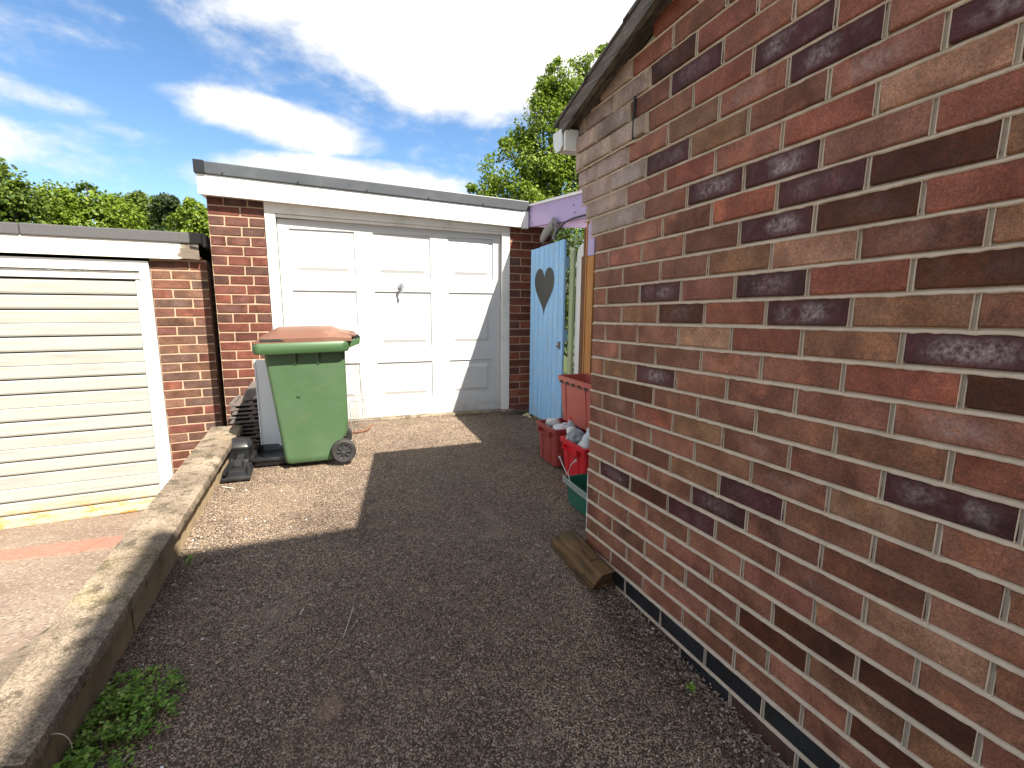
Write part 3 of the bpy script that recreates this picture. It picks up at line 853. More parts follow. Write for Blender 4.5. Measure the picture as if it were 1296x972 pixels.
# the door leaf: stiles and rails with nine raised panels set into them
DX0, DX1, DZ0, DZ1 = -0.284, 1.620, -1.045, 0.672
cols = [(-0.203, 0.307), (0.458, 0.955), (1.118, 1.548)]
rows = [(0.225, 0.600), (-0.392, 0.103), (-0.868, -0.528)]
DD = 0.035
door = MB(); e = 0.0
cuts_x = [DX0] + [c_ for cc in cols for c_ in cc] + [DX1]
cuts_z = [DZ0] + [c_ for cc in reversed(rows) for c_ in cc] + [DZ1]
for i in range(len(cuts_x) - 1):
    for jj in range(len(cuts_z) - 1):
        if i % 2 == 1 and jj % 2 == 1: continue
        p4 = [gp(cuts_x[i], DD, cuts_z[jj]), gp(cuts_x[i + 1], DD, cuts_z[jj]), gp(cuts_x[i + 1], DD, cuts_z[jj + 1]), gp(cuts_x[i], DD, cuts_z[jj + 1])]
        door.add(p4, [(0, 1, 2, 3)])
door.add([gp(DX0, DD, DZ0), gp(DX1, DD, DZ0), gp(DX1, DD, DZ1), gp(DX0, DD, DZ1), gp(DX0, DD + .03, DZ0), gp(DX1, DD + .03, DZ0), gp(DX1, DD + .03, DZ1), gp(DX0, DD + .03, DZ1)],
         [(0, 1, 5, 4), (1, 2, 6, 5), (2, 3, 7, 6), (3, 0, 4, 7), (4, 5, 6, 7)])
leaf = door.obj('garage_door', 'grimy_door', WG); sub(leaf, WG)
for (xa, xb) in cols:
    for (za, zb) in rows:
        mb = MB(); rings = []
        for ins, dep in ((0.0, DD), (0.002, DD + 0.010), (0.040, DD + 0.011), (0.062, DD + 0.003), (0.066, DD + 0.001)):
            rings.append([gp(xa + ins, dep, za + ins), gp(xb - ins, dep, za + ins), gp(xb - ins, dep, zb - ins), gp(xa + ins, dep, zb - ins)])
        mb.loft(rings, False, True); mb.obj('door_panel', 'grimy_door', leaf)
# T handle
mb = MB(); c_ = Vector(gp(0.686, DD, 0.150))
mb.tube([c_, c_ + Vector((0, -0.012, 0))], 0.026, 14); mb.tube([c_ + Vector((0, -0.012, 0)), c_ + Vector((0, -0.05, -0.004))], 0.008, 8)
mb.box(c_.x - 0.010, c_.x + 0.010, c_.y - 0.060, c_.y - 0.048, c_.z - 0.060, c_.z + 0.028)
mb.obj('door_handle', 'grey_plastic', leaf, bevel=0.002)
# concrete threshold
mb = MB(); gbox(mb, -0.40, 1.75, -0.06, 0.028, -1.25, -1.026); mb.obj('threshold', 'concrete', WG, bevel=0.008)

# =================================================================== LEFT GARAGE (cream slatted door)
LA = 0.0662


def lp(x, d, z): return (x + d * (-math.sin(LA)), 4.7547 + x * math.tan(LA) + d * math.cos(LA), z)


def lbox(mb, x0, x1, d0, d1, z0, z1, dz=0.0):
    c = []
    for z in (z0, z1):
        for (x, d) in ((x0, d0), (x1, d0), (x1, d1), (x0, d1)): c.append(lp(x, d, z - dz * x))
    return mb.hexa(c)


LG = P('slatted_garage', (-2.3, 4.6, -1.74), 'low brick garage with a cream slatted metal door, at the left', 'garage')
LPAL = [(0.115, 0.048, 0.032), (0.09, 0.046, 0.034), (0.125, 0.044, 0.030), (0.08, 0.046, 0.036), (0.125, 0.064, 0.042), (0.110, 0.038, 0.028)]
pier(LG, lp, -1.232, (0.265, 0.125), (0.135, 0.255), 0.3275, -1.76, LA, LPAL)
mb = MB(); lbox(mb, -1.230, -0.846, 0.0045, 0.16, -1.8, 0.34); mb.obj('pier_mortar', 'mortar_cream', LG)
mb = MB(); lbox(mb, -1.06, -0.85, 0.165, 4.3, -1.9, 0.34); mb.obj('side_wall', 'brickwork', LG)
mb = MB(); lbox(mb, -3.95, -3.74, 0.0, 4.3, -1.9, 0.34); mb.obj('side_wall', 'brickwork', LG)
mb = MB(); lbox(mb, -3.74, -1.06, 4.1, 4.3, -1.9, 0.34); mb.obj('back_wall', 'brickwork', LG)
mb = MB(); lbox(mb, -4.0, -0.86, -0.03, 4.4, 0.46, 0.515); mb.obj('flat_roof', 'felt', LG)
mb = MB()
for x0_, x1_ in ((-4.0, -1.955), (-1.950, -0.856)):
    lbox(mb, x0_, x1_, -0.065, 0.05, 0.465, 0.545 + 0.002 * (x0_ > -3))
mb.obj('felt_edge', 'felt', LG, bevel=0.008)
mb = MB(); lbox(mb, -0.854, -0.825, -0.062, 4.4, 0.44, 0.545); mb.obj('felt_edge', 'felt', LG, bevel=0.008)
fb = MB(); NN = 60; rg = []
for i in range(NN + 1):
    x = -4.0 + (3.115) * i / NN; rot = max(0, (x + 1.10) / 0.2)
    wv = 0.0; dd = 0.0
    if rot > 0: wv = 0.018 * abs(noise.noise((x * 40, 1, 1))) * rot; dd = 0.006 * noise.noise((x * 60, 5, 1)) * rot
    rg.append([lp(x, -0.052 + dd, 0.338 + wv), lp(x, -0.052 + dd, 0.464), lp(x, -0.03, 0.464), lp(x, -0.03, 0.338 + wv)])
fb.loft(rg); fb.obj('fascia_board', 'peeling_white', LG)
mb = MB(); lbox(mb, -4.0, -0.87, -0.028, 0.10, 0.345, 0.36); mb.obj('soffit_strip', 'dark_timber', LG)
mb = MB(); lbox(mb, -3.75, -1.236, -0.022, 0.10, 0.238, 0.315); mb.obj('door_head', 'white_paint', LG, bevel=0.003)
mb = MB(); lbox(mb, -3.75, -1.300, -0.004, 0.08, 0.175, 0.232); mb.obj('head_stop', 'frame_white', LG, bevel=0.003)
mb = MB(); lbox(mb, -1.300, -1.236, -0.020, 0.10, -1.80, 0.236); mb.obj('door_jamb', 'white_paint', LG, bevel=0.003)
mb = MB(); lbox(mb, -3.75, -3.68, -0.020, 0.10, -1.80, 0.236); mb.obj('door_jamb', 'white_paint', LG, bevel=0.003)
mb = MB(); lbox(mb, -1.335, -1.303, 0.006, 0.08, -1.74, 0.172); mb.obj('door_track', 'frame_white', LG, bevel=0.002)
sd_mb = MB(); lbox(sd_mb, -3.70, -1.34, 0.034, 0.06, -1.74, 0.172); ld = sd_mb.obj('garage_door', 'rubber', LG); sub(ld, LG)
edges = [0.168, 0.051, -0.060, -0.262, -0.376, -0.579, -0.691, -0.897, -1.009, -1.203, -1.308, -1.519, -1.622, -1.735]
for i in range(len(edges) - 1):
    zt, zb = edges[i] - 0.004, edges[i + 1] + 0.004
    mb = MB(); tall = (zt - zb) > 0.15; rings = []
    prof = [(0.032, zt), (0.014, zt - 0.004), (0.010, zt - 0.014)]
    if tall:
        zm = zb + (zt - zb) * 0.48
        prof += [(0.010, zm + 0.006), (0.014, zm), (0.010, zm - 0.006)]
    prof += [(0.006, zb + 0.012), (0.010, zb), (0.032, zb)]
    for x in (-3.70, -1.338): rings.append([lp(x, d, z) for d, z in prof])
    mb.loft(rings); mb.obj('door_slat', 'cream_slat', ld)

# =================================================================== KERB WALL BETWEEN THE DRIVES
KW = P('retaining_wall', (-0.70, 1.5, -1.2), 'low concrete retaining wall with coping slabs between the two driveways', 'wall')


def kx(y): return -0.600 - 0.0294 * (4.0 - y)           # outer (drive side) face
def kz(y): return -0.905 - 0.040 * (3.7 - y) if y > 1.2 else -1.005 - 0.01 * (1.2 - y)


def kerb_piece(name, ya, yb, inner, outer, z0f, z1f, mat_, rough=0.0028, parent=KW):
    mb = MB(); rings = []; n_ = max(4, int((yb - ya) / 0.02))
    for i in range(n_ + 1):
        y = ya + (yb - ya) * i / n_
        xo = kx(y) + outer + rough * noise.noise((y * 14, 1, 0)) + rough * .5 * noise.noise((y * 60, 1, 0)); xi = inner(y)
        zt = z1f(y) + rough * 0.7 * noise.noise((y * 11, 4, 0)); zb = z0f(y)
        ch = 0.010 + 0.006 * noise.noise((y * 20, 8, 0))
        rings.append([(xi, y, zb), (xi, y, zt), (xi + 0.06, y, zt + 0.002 * noise.noise((y * 15, 9, 9))), (xo - ch - 0.02, y, zt), (xo - 0.003, y, zt - ch), (xo, y, zt - ch - 0.01), (xo, y, zb)])
    mb.loft(rings); o = mb.obj(name, mat_, parent)
    for p_ in o.data.polygons: p_.use_smooth = False
    return smooth_by_angle(o, 0.5)


inn_ = lambda y: -0.775 - 0.020 * (3.9 - y) if y > 1.35 else -0.826
yq = [3.95, 3.02, 2.12, 1.235, 0.35, -0.55, -1.45, -2.35, -3.2]
for i in range(len(yq) - 1):
    kerb_piece('coping_slab', yq[i + 1] + 0.004, yq[i] - 0.004, inn_, 0.020, lambda y: kz(y) - 0.046, kz, 'concrete')
yq = [3.93, 3.10, 2.45, 1.90, 1.40, 0.85, 0.3, -0.6, -1.5, -2.4, -3.2]
for i in range(len(yq) - 1):
    kerb_piece('wall_block', yq[i + 1] + 0.0025, yq[i] - 0.0025, lambda y: -0.80, -0.006 + random.uniform(-.004, .003), lambda y: -1.35, lambda y: kz(y) - 0.054, 'mossy_concrete', 0.006)
mb = MB(); mb.hexa([(-0.86, -3.2, -1.9), (kx(-3.2) - .018, -3.2, -1.9), (kx(3.9) - .018, 3.9, -1.9), (-0.80, 3.9, -1.9), (-0.86, -3.2, kz(-3.2) - .06), (kx(-3.2) - .018, -3.2, kz(-3.2) - .06), (kx(3.9) - .018, 3.9, kz(3.9) - .06), (-0.768, 3.9, kz(3.9) - .06)])
mb.obj('wall_core', 'mossy_concrete', KW)
# concrete haunch that meets the neighbour's ramp
mb = MB(); rings = []
for i in range(60):
    y = -3.5 + 7.4 * i / 59; z = min(kz(y) - 0.008, zs(y) + 0.05)
    rings.append([(-1.10, y, zs(y) - 0.03), (-1.02, y, zs(y) + 0.004), (inn_(y) + 0.004, y, max(zs(y) + 0.006, min(kz(y) - 0.006, zs(y) + 0.03))), (inn_(y) + 0.004, y, zs(y) - 0.1)])
mb.loft(rings); o = mb.obj('concrete_haunch', 'concrete', KW)

# =================================================================== WHEELIE BIN
BN = P('wheelie_bin', (-0.1, 3.55, zg(3.5)), 'green wheelie bin with a sun faded brown lid, in front of the white garage door', 'bin')


def rrect(x0, x1, y0, y1, z, r, n=5, zf=None):
    out = []
    for (cx_, cy_, a0) in ((x1 - r, y1 - r, 0), (x0 + r, y1 - r, 90), (x0 + r, y0 + r, 180), (x1 - r, y0 + r, 270)):
        for i in range(n + 1):
            t = math.radians(a0 + 90 * i / n); x_ = cx_ + r * math.cos(t); y_ = cy_ + r * math.sin(t)
            out.append((x_, y_, z if zf is None else zf(x_, y_)))
    return out


zb0 = -1.068
mb = MB(); rings = []
for t in [0, 0.02, 0.06, 0.12, 0.25, 0.4, 0.55, 0.7, 0.85, 0.93, 1.0]:
    z = zb0 + 0.012 + (-0.315 - zb0) * t
    x0_ = -0.262 - 0.082 * t; x1_ = 0.062 + 0.082 * min(1, t * 1.2 + (0.25 if t > 0.25 else 0)) if t < 0.6 else 0.142
    x1_ = 0.055 + (0.142 - 0.055) * min(1, max(0, (t - 0.10) / 0.16)) if t < 0.3 else 0.142
    y0_ = 3.362 - 0.024 * t; y1_ = 3.70 + 0.07 * t; r_ = 0.028
    if t == 0: x0_ += .01; x1_ -= .01; y0_ += .01; y1_ -= .01
    rings.append(rrect(x0_, x1_, y0_, y1_, z, r_))
mb.loft(rings); smooth_by_angle(mb.obj('body', 'bin_shell', BN), 0.7)
# rim band
mb = MB()
mb.loft([rrect(-0.392, 0.160, 3.283, 3.80, 0, 0.04, zf=lambda x, y: -0.318 + 0.018 * (x + .39)), rrect(-0.400, 0.168, 3.275, 3.808, 0, 0.045, zf=lambda x, y: -0.300 + 0.018 * (x + .39)),
         rrect(-0.400, 0.168, 3.275, 3.808, 0, 0.045, zf=lambda x, y: -0.262 + 0.018 * (x + .39)), rrect(-0.388, 0.158, 3.285, 3.798, 0, 0.04, zf=lambda x, y: -0.250 + 0.018 * (x + .39))])
smooth_by_angle(mb.obj('rim', 'bin_green', BN), 0.7)
# ribs under the rim
for x in (-0.163, -0.028):
    mb = MB(); mb.hexa([(x - .005, 3.338, -0.395), (x + .005, 3.338, -0.395), (x + .005, 3.36, -0.40), (x - .005, 3.36, -0.40), (x - .005, 3.302, -0.317), (x + .005, 3.302, -0.317), (x + .005, 3.34, -0.317), (x - .005, 3.34, -0.317)])
    mb.obj('rib', 'bin_green', BN)
mb = MB(); mb.tube([(-0.155, 3.352, -0.592), (-0.155, 3.340, -0.592)], 0.012, 12); mb.obj('moulded_mark', 'bin_green', BN)
# lid: shallow dome, high in the middle, with hollow by the front corner and rear hinge
def lidz(x, y):
    u_ = (x + 0.385) / 0.575; v_ = (y - 3.55) / 0.25
    e_ = min(1, max(0, u_ / 0.22)); e2 = min(1, max(0, (1 - u_) / 0.22)); s_ = 1 - abs(v_) ** 3.0
    crown = 0.078 * (e_ ** 0.8) * (0.35 + 0.65 * e2) * (0.3 + 0.7 * s_)
    return -0.238 + 0.014 * (x + .39) + crown


mb = MB(); NX, NY = 44, 34
gv = []
for j in range(NY + 1):
    for i in range(NX + 1):
        x = -0.387 + 0.572 * i / NX; y = 3.288 + 0.510 * j / NY
        z = lidz(x, y)
        gv.append((x, y, z))
mb.v = list(gv)
for j in range(NY):
    for i in range(NX): mb.f.append((j * (NX + 1) + i, j * (NX + 1) + i + 1, (j + 1) * (NX + 1) + i + 1, (j + 1) * (NX + 1) + i))
per = [i for i in range(NX + 1)] + [j * (NX + 1) + NX for j in range(1, NY + 1)] + [NY * (NX + 1) + i for i in range(NX - 1, -1, -1)] + [j * (NX + 1) for j in range(NY - 1, 0, -1)]
n0 = len(mb.v)
for i in per: mb.v.append((gv[i][0] + (0.006 if gv[i][0] > 0 else -0.006) * 0, gv[i][1], -0.252 + 0.018 * (gv[i][0] + .39)))
for q in range(len(per)): q2 = (q + 1) % len(per); mb.f.append((per[q], per[q2], n0 + q2, n0 + q))
smooth_by_angle(mb.obj('lid', 'bin_brown', BN), 0.5)
mb = MB(); mb.hexa([(-0.352, 3.2840, -0.236), (-0.215, 3.2840, -0.233), (-0.215, 3.2875, -0.233), (-0.352, 3.2875, -0.236), (-0.352, 3.2845, -0.222), (-0.24, 3.2845, -0.222), (-0.24, 3.2875, -0.222), (-0.352, 3.2875, -0.222)])
mb.obj('lid_slot_shade', 'rubber', BN)  # dark strip on the lid's edge stands for the shade in a recess
# rear handle bar and hinge brackets
mb = MB(); mb.tube([(0.222, 3.325, -0.225), (0.222, 3.78, -0.225)], 0.019, 12); mb.obj('handle_bar', 'black_plastic', BN)
for y in (3.315, 3.775):
    mb = MB(); mb.hexa([(0.12, y, -0.31), (0.235, y, -0.262), (0.235, y + .018, -0.262), (0.12, y + .018, -0.31), (0.12, y, -0.262), (0.238, y, -0.222), (0.238, y + .018, -0.222), (0.12, y + .018, -0.262)])
    mb.obj('handle_bracket', 'bin_green', BN, bevel=0.004)
for y in (3.36, 3.72):
    mb = MB(); mb.hexa([(0.06, y, -0.205), (0.215, y, -0.222), (0.215, y + .05, -0.222), (0.06, y + .05, -0.205), (0.05, y, -0.172), (0.232, y, -0.204), (0.232, y + .05, -0.204), (0.05, y + .05, -0.172)])
    mb.obj('lid_hinge', 'bin_brown', BN, bevel=0.006)
# wheels
for y in (3.318, 3.735):
    mb = MB(); mb.loft([[(0.100 + r * math.cos(t), yy_, -0.992 + r * math.sin(t)) for t in [2 * math.pi * q / 32 for q in range(32)]] for r, yy_ in ((0.045, y + .002), (0.050, y - .004), (0.070, y - .008), (0.079, y), (0.082, y + .012), (0.082, y + .03), (0.078, y + .042), (0.05, y + .045))])
    wh = smooth_by_angle(mb.obj('wheel', 'rubber', BN), 0.6); sub(wh, BN)
    mb = MB(); mb.tube([(0.100, y - .009, -0.992), (0.100, y + .02, -0.992)], 0.013, 14)
    for q in range(8):
        t = q * math.pi / 4; mb.bar((0.1 + .01 * math.cos(t), y - .003, -0.992 + .01 * math.sin(t)), (0.1 + .046 * math.cos(t), y - .003, -0.992 + .046 * math.sin(t)), 0.007, 0.007, (0, 1, 0))
    mb.obj('hub', 'hub_grey', wh)
mb = MB(); mb.tube([(0.1, 3.32, -0.992), (0.1, 3.77, -0.992)], 0.010, 10); mb.obj('axle', 'wire_grey', BN)

# =================================================================== THINGS BEHIND THE BIN
PN = P('leaning_sheet', (-0.38, 3.9, zg(3.9)), 'flat pale grey sheet leaning upright behind the green bin', 'sheet')
mb = MB(); mb.hexa([(-0.445, 3.80, -1.040), (-0.18, 3.78, -1.040), (-0.18, 3.80, -1.040), (-0.445, 3.82, -1.040), (-0.462, 3.915, -0.415), (-0.19, 3.90, -0.415), (-0.19, 3.92, -0.415), (-0.462, 3.935, -0.415)])
mb.obj('sheet', 'sheet_grey', PN, bevel=0.003)
mb = MB(); mb.hexa([(-0.448, 3.792, -1.036), (-0.440, 3.792, -1.036), (-0.440, 3.826, -1.036), (-0.448, 3.826, -1.036), (-0.466, 3.907, -0.412), (-0.458, 3.907, -0.412), (-0.458, 3.941, -0.412), (-0.466, 3.941, -0.412)])
mb.obj('edge_strip', 'panel_white', PN)
ordn = ['lowest', 'second', 'third', 'fourth', 'fifth', 'sixth', 'seventh', 'eighth', 'ninth', 'topmost']
for i in range(10):
    z = zg(4.1) + 0.006 + i * 0.032; dx = random.uniform(-.02, .02); tl = 0.0
    T = P('roof_tile', (-0.52, 4.14, z), 'dark roof tile in the stack between the left pier and the bin, %s %s' % (ordn[i], 'of the stack' if i in (0, 9) else 'from the bottom'), 'roof tile', 'roof tiles stacked behind the bin')
    mb = MB(); y0_ = 3.99 + random.uniform(-.015, .02)
    mb.hexa([(-0.655 + dx, y0_, z), (-0.36 + dx, y0_, z), (-0.36 + dx, 4.33, z), (-0.655 + dx, 4.33, z), (-0.655 + dx, y0_, z + .014), (-0.36 + dx, y0_, z + .014), (-0.36 + dx, 4.33, z + .014), (-0.655 + dx, 4.33, z + .014)])
    for xx in (-0.645, -0.52, -0.385): mb.box(xx + dx, xx + 0.03 + dx, y0_ + .002, 4.32, z + .014, z + .026)
    mb.obj('tile_body', 'slate', T, bevel=0.002, seg=1)
T = P('broken_tile', (-0.50, 4.15, -0.70), 'broken dark tile lying tilted on top of the tile stack', 'roof tile')
mb = MB(); zt = zg(4.1) + 0.006 + 10 * 0.032
mb.hexa([(-0.58, 4.02, zt), (-0.37, 4.04, zt), (-0.36, 4.32, zt + .004), (-0.57, 4.32, zt + .004), (-0.555, 4.05, zt + .07), (-0.37, 4.07, zt + .085), (-0.36, 4.33, zt + .12), (-0.54, 4.33, zt + .10)])
mb.obj('tile_body', 'slate', T, bevel=0.004, seg=1)
mb = MB(); mb.hexa([(-0.50, 4.00, zt + .012), (-0.40, 3.98, zt + .035), (-0.39, 4.02, zt + .036), (-0.49, 4.05, zt + .013), (-0.50, 4.00, zt + .03), (-0.40, 3.98, zt + .055), (-0.39, 4.02, zt + .056), (-0.49, 4.05, zt + .031)])
mb.obj('tile_shard', 'render_grey', T)
# black shallow tray
TR = P('black_tray', (-0.53, 3.3, zg(3.3)), 'black plastic lid lying upside down beside the retaining wall, nearest the camera', 'plastic tray')
mb = MB(); z = zg(3.3) + 0.018


def quadring(pts, z_): return [(x, y, z_ + zo) for x, y, zo in pts]


A_ = [(-0.615, 3.225, 0), (-0.452, 3.215, 0.0), (-0.450, 3.36, 0.02), (-0.49, 3.50, 0.03), (-0.605, 3.50, 0.03), (-0.625, 3.36, 0.01)]
def shrink(pts, s_, dz=0):
    cx_ = sum(p[0] for p in pts) / len(pts); cy_ = sum(p[1] for p in pts) / len(pts)
    return [(cx_ + (x - cx_) * s_, cy_ + (y - cy_) * s_, zo + dz) for x, y, zo in pts]


mb.loft([quadring(shrink(A_, 0.97), z - .010), quadring(A_, z), quadring(A_, z + .012), quadring(shrink(A_, 0.93), z + .014), quadring(shrink(A_, 0.86), z + .002), quadring(shrink(A_, 0.62, 0.0), z + .004), quadring(shrink(A_, 0.56, 0.0), z + .034), quadring(shrink(A_, 0.40), z + .036), quadring(shrink(A_, 0.36), z + .010)])
mb.obj('moulding', 'black_plastic', TR, bevel=0.002, seg=1)
mb = MB(); mb.bar((-0.60, 3.25, z + .03), (-0.585, 3.47, z + .055), 0.02, 0.012); mb.bar((-0.545, 3.37, z + .03), (-0.54, 3.56, z + .06), 0.04, 0.016); mb.obj('clip', 'black_plastic', TR)
PT = P('black_pot', (-0.55, 3.62, zg(3.6)), 'square black plastic container standing beside the retaining wall', 'container')
mb = MB(); z = zg(3.62)
mb.loft([rrect(-0.625, -0.500, 3.56, 3.68, z, .02, 3), rrect(-0.640, -0.488, 3.545, 3.70, z + .10, .022, 3), rrect(-0.645, -0.483, 3.54, 3.705, z + .105, .024, 3), rrect(-0.645, -0.483, 3.54, 3.705, z + .118, .024, 3), rrect(-0.630, -0.497, 3.555, 3.69, z + .118, .02, 3), rrect(-0.615, -0.51, 3.57, 3.675, z + .03, .02, 3)])
smooth_by_angle(mb.obj('tub', 'black_plastic', PT), 0.6)
mb = MB(); mb.loft([rrect(-0.642, -0.486, 3.543, 3.702, z + .119, .024, 3), rrect(-0.635, -0.495, 3.56, 3.69, z + .150, .03, 3), rrect(-0.60, -0.53, 3.60, 3.66, z + .163, .02, 3)]); smooth_by_angle(mb.obj('cover', 'black_plastic', PT), 0.8)
BX = P('black_crate', (-0.36, 3.66, zg(3.6)), 'wide black plastic tray half hidden behind the green bin', 'plastic tray')
mb = MB(); z = zg(3.6)
mb.loft([rrect(-0.47, -0.15, 3.45, 3.80, z + .004, .03, 3), rrect(-0.475, -0.14, 3.44, 3.81, z + .04, .03, 3), rrect(-0.485, -0.13, 3.43, 3.82, z + .043, .03, 3), rrect(-0.485, -0.13, 3.43, 3.82, z + .056, .03, 3), rrect(-0.462, -0.155, 3.455, 3.795, z + .056, .03, 3), rrect(-0.455, -0.165, 3.465, 3.785, z + .014, .03, 3)])
smooth_by_angle(mb.obj('tray_body', 'black_plastic', BX), 0.6)

# wire plant stand leaning by the garage door
WS = P('wire_stand', (0.26, 4.15, zg(4.1)), 'rusty wire rack leaning against the white garage door beside the bin', 'wire rack')
mb = MB(); zb_ = zg(4.05) + 0.005
def rk(x, z): return (x, 4.10 + 0.16 * (z - zb_) / 0.6, z)
for q in range(9):
    x = 0.186 + 0.158 * q / 8; mb.tube([rk(x + 0.006, zb_ + .05), rk(x, zb_ + .325)], 0.0016, 5)
for q in range(4):
    z = zb_ + [.08, .17, .24, .325][q]; mb.tube([rk(0.180, z), rk(0.348, z + .004)], 0.002, 5)
mb.obj('grid', 'wire_grey', WS)
mb = MB()
for xa, xb in ((0.225, 0.240), (0.245, 0.262), (0.300, 0.270), (0.262, 0.262)):
    mb.tube([rk(xa - .01, zb_ + .10), rk(xa, zb_ + .30), rk((xa * .6 + xb * .4), zb_ + .45), rk(xb, zb_ + .555)], 0.0024, 6)
mb.tube([rk(0.165, zb_ + .548), rk(0.225, zb_ + .556), rk(0.285, zb_ + .552)], 0.0045, 6)
mb.tube([rk(0.19, zb_ + .235), rk(0.25, zb_ + .238), rk(0.305, zb_ + .25)], 0.0035, 6); mb.tube([rk(0.19, zb_ + .235), rk(0.2, zb_ + .01)], 0.003, 6); mb.tube([rk(0.305, zb_ + .25), rk(0.31, zb_ + .06)], 0.003, 6)
mb.obj('uprights', 'wire_grey', WS)
mb = MB(); mb.tube([(0.19, 4.02, zb_ + .006), (0.25, 4.0, zb_ + .010), (0.31, 4.02, zb_ + .016), (0.36, 4.08, zb_ + .045)], 0.007, 8); mb.obj('foot_hoop', 'rust', WS)

# =================================================================== PURPLE CANOPY, GATE, POST
CN = P('lean_to_canopy', (1.95, 3.6, 0.7), 'lilac painted timber canopy edge with white capping, over the blue gate', 'canopy')
yA, yB = 4.31, 2.10
def cz(y): return 0.905 - 0.082 * (4.35 - y) * 1.0
mb = MB(); mb.hexa([(1.868, yB, cz(yB) - .175), (1.893, yB, cz(yB) - .175), (1.893, yA, cz(yA) - .185), (1.868, yA, cz(yA) - .185), (1.868, yB, cz(yB)), (1.893, yB, cz(yB)), (1.893, yA, cz(yA)), (1.868, yA, cz(yA))])
mb.obj('fascia_board', 'purple_paint', CN, bevel=0.003)
mb = MB(); mb.hexa([(1.850, yB, cz(yB) + .003), (1.92, yB, cz(yB) + .003), (1.92, yA + .05, cz(yA) + .003), (1.850, yA + .05, cz(yA) + .003), (1.850, yB, cz(yB) + .028), (1.92, yB, cz(yB) + .028), (1.92, yA + .05, cz(yA) + .022), (1.850, yA + .05, cz(yA) + .022)])
mb.obj('white_capping', 'white_paint', CN, bevel=0.003)
mb = MB(); mb.hexa([(1.896, 2.10, .40), (1.92, 2.10, .40), (1.92, 4.26, .715), (1.896, 4.26, .715), (1.896, 2.10, .62), (1.92, 2.10, .62), (1.92, 4.26, .74), (1.896, 4.26, .74)])
mb.obj('lower_rail', 'purple_paint_lit', CN, bevel=0.002)
mb = MB(); mb.hexa([(1.93, 2.10, cz(2.1) - .03), (4.4, 2.10, cz(2.1) - .03), (4.4, 4.3, cz(4.3) - .03), (1.93, 4.3, cz(4.3) - .03), (1.93, 2.10, cz(2.1)), (4.4, 2.10, cz(2.1)), (4.4, 4.3, cz(4.3)), (1.93, 4.3, cz(4.3))])
mb.obj('canopy_roof', 'felt', CN)
for y in (2.3, 2.95, 3.6, 4.2):
    mb = MB(); mb.hexa([(1.93, y, cz(y) - .12), (4.4, y, cz(y) - .12), (4.4, y + .045, cz(y) - .12), (1.93, y + .045, cz(y) - .12), (1.93, y, cz(y) - .034), (4.4, y, cz(y) - .034), (4.4, y + .045, cz(y) - .034), (1.93, y + .045, cz(y) - .034)])
    mb.obj('rafter', 'purple_paint', CN)
for y, z in ((4.24, .80), (4.22, .74), (3.42, .76), (3.40, .70)):
    mb = MB(); mb.tube([(1.868, y, z), (1.862, y, z)], 0.006, 8); mb.obj('screw', 'wire_grey', CN)

GT = P('blue_gate', (1.82, 3.8, zg(3.8)), 'pale blue boarded gate with a dark heart painted on it', 'gate')
gy0, gy1 = 3.462, 4.115; nbz = 7; bw = (gy1 - gy0) / nbz
for i in range(nbz):
    y0_ = gy0 + i * bw; mb = MB(); zt = 0.508 - 0.022 * i / nbz
    mb.box(1.818, 1.838, y0_ + .002, y0_ + bw - .002, -1.030 + 0.002 * (i % 2), zt + random.uniform(-.003, .003)); mb.obj('board', 'blue_boards', GT, bevel=0.004)
for z in (-0.80, -0.25, 0.33):
    mb = MB(); mb.box(1.840, 1.868, gy0 + .01, gy1 - .01, z - .045, z + .045); mb.obj('ledge', 'blue_boards', GT, bevel=0.003)
mb = MB(); NH = 60; hp = []
for q in range(NH):
    t = 2 * math.pi * q / NH
    hx = 16 * math.sin(t) ** 3; hy_ = 13 * math.cos(t) - 5 * math.cos(2 * t) - 2 * math.cos(3 * t) - math.cos(4 * t)
    hp.append((hx / 16 * 0.192, hy_ ))
lo_, hi_ = min(p[1] for p in hp), max(p[1] for p in hp)
hp = [(a_, -0.085 + (b_ - lo_) / (hi_ - lo_) * 0.395) for a_, b_ in hp]
mb.loft([[(x_, 3.822 + a_, b_) for a_, b_ in hp] for x_ in (1.8155, 1.8178)]); mb.obj('heart', 'heart_grey', GT)
mb = MB(); mb.box(1.806, 1.818, 3.50, 3.535, -0.36, -0.30); mb.tube([(1.812, 3.518, -0.335), (1.790, 3.518, -0.335)], 0.006, 8); mb.obj('latch', 'wire_grey', GT)
mb = MB(); mb.bar((1.872, 4.16, 0.30), (1.872, 3.85, 0.30), 0.004, 0.03); mb.obj('hinge', 'wire_grey', GT)

GP = P('green_plank', (1.86, 3.39, zg(3.4)), 'narrow greenish plank standing upright just right of the blue gate', 'plank')
mb = MB(); mb.box(1.852, 1.874, 3.375, 3.435, -1.06, 0.42); mb.obj('plank_face', 'green_plank', GP, bevel=0.003)
WP = P('white_board', (1.9, 3.3, zg(3.3)), 'tall white board with a rounded top behind the gap beside the gate', 'board')
mb = MB(); pr = [(3.235, -1.05), (3.364, -1.05), (3.364, 0.37), (3.352, 0.41), (3.32, 0.445), (3.28, 0.46), (3.235, 0.455)]
mb.loft([[(x_, y_, z_) for y_, z_ in pr] for x_ in (1.873, 1.893)]); mb.obj('board_face', 'panel_white', WP, bevel=0.004)
mb = MB(); mb.box(1.8665, 1.872, 3.240, 3.275, -1.05, 0.36); mb.obj('edge_seal', 'dark_timber', WP)
PO = P('timber_post', (1.86, 3.12, zg(3.1)), 'orange brown timber post with a lilac head, at the corner of the brick building', 'post')
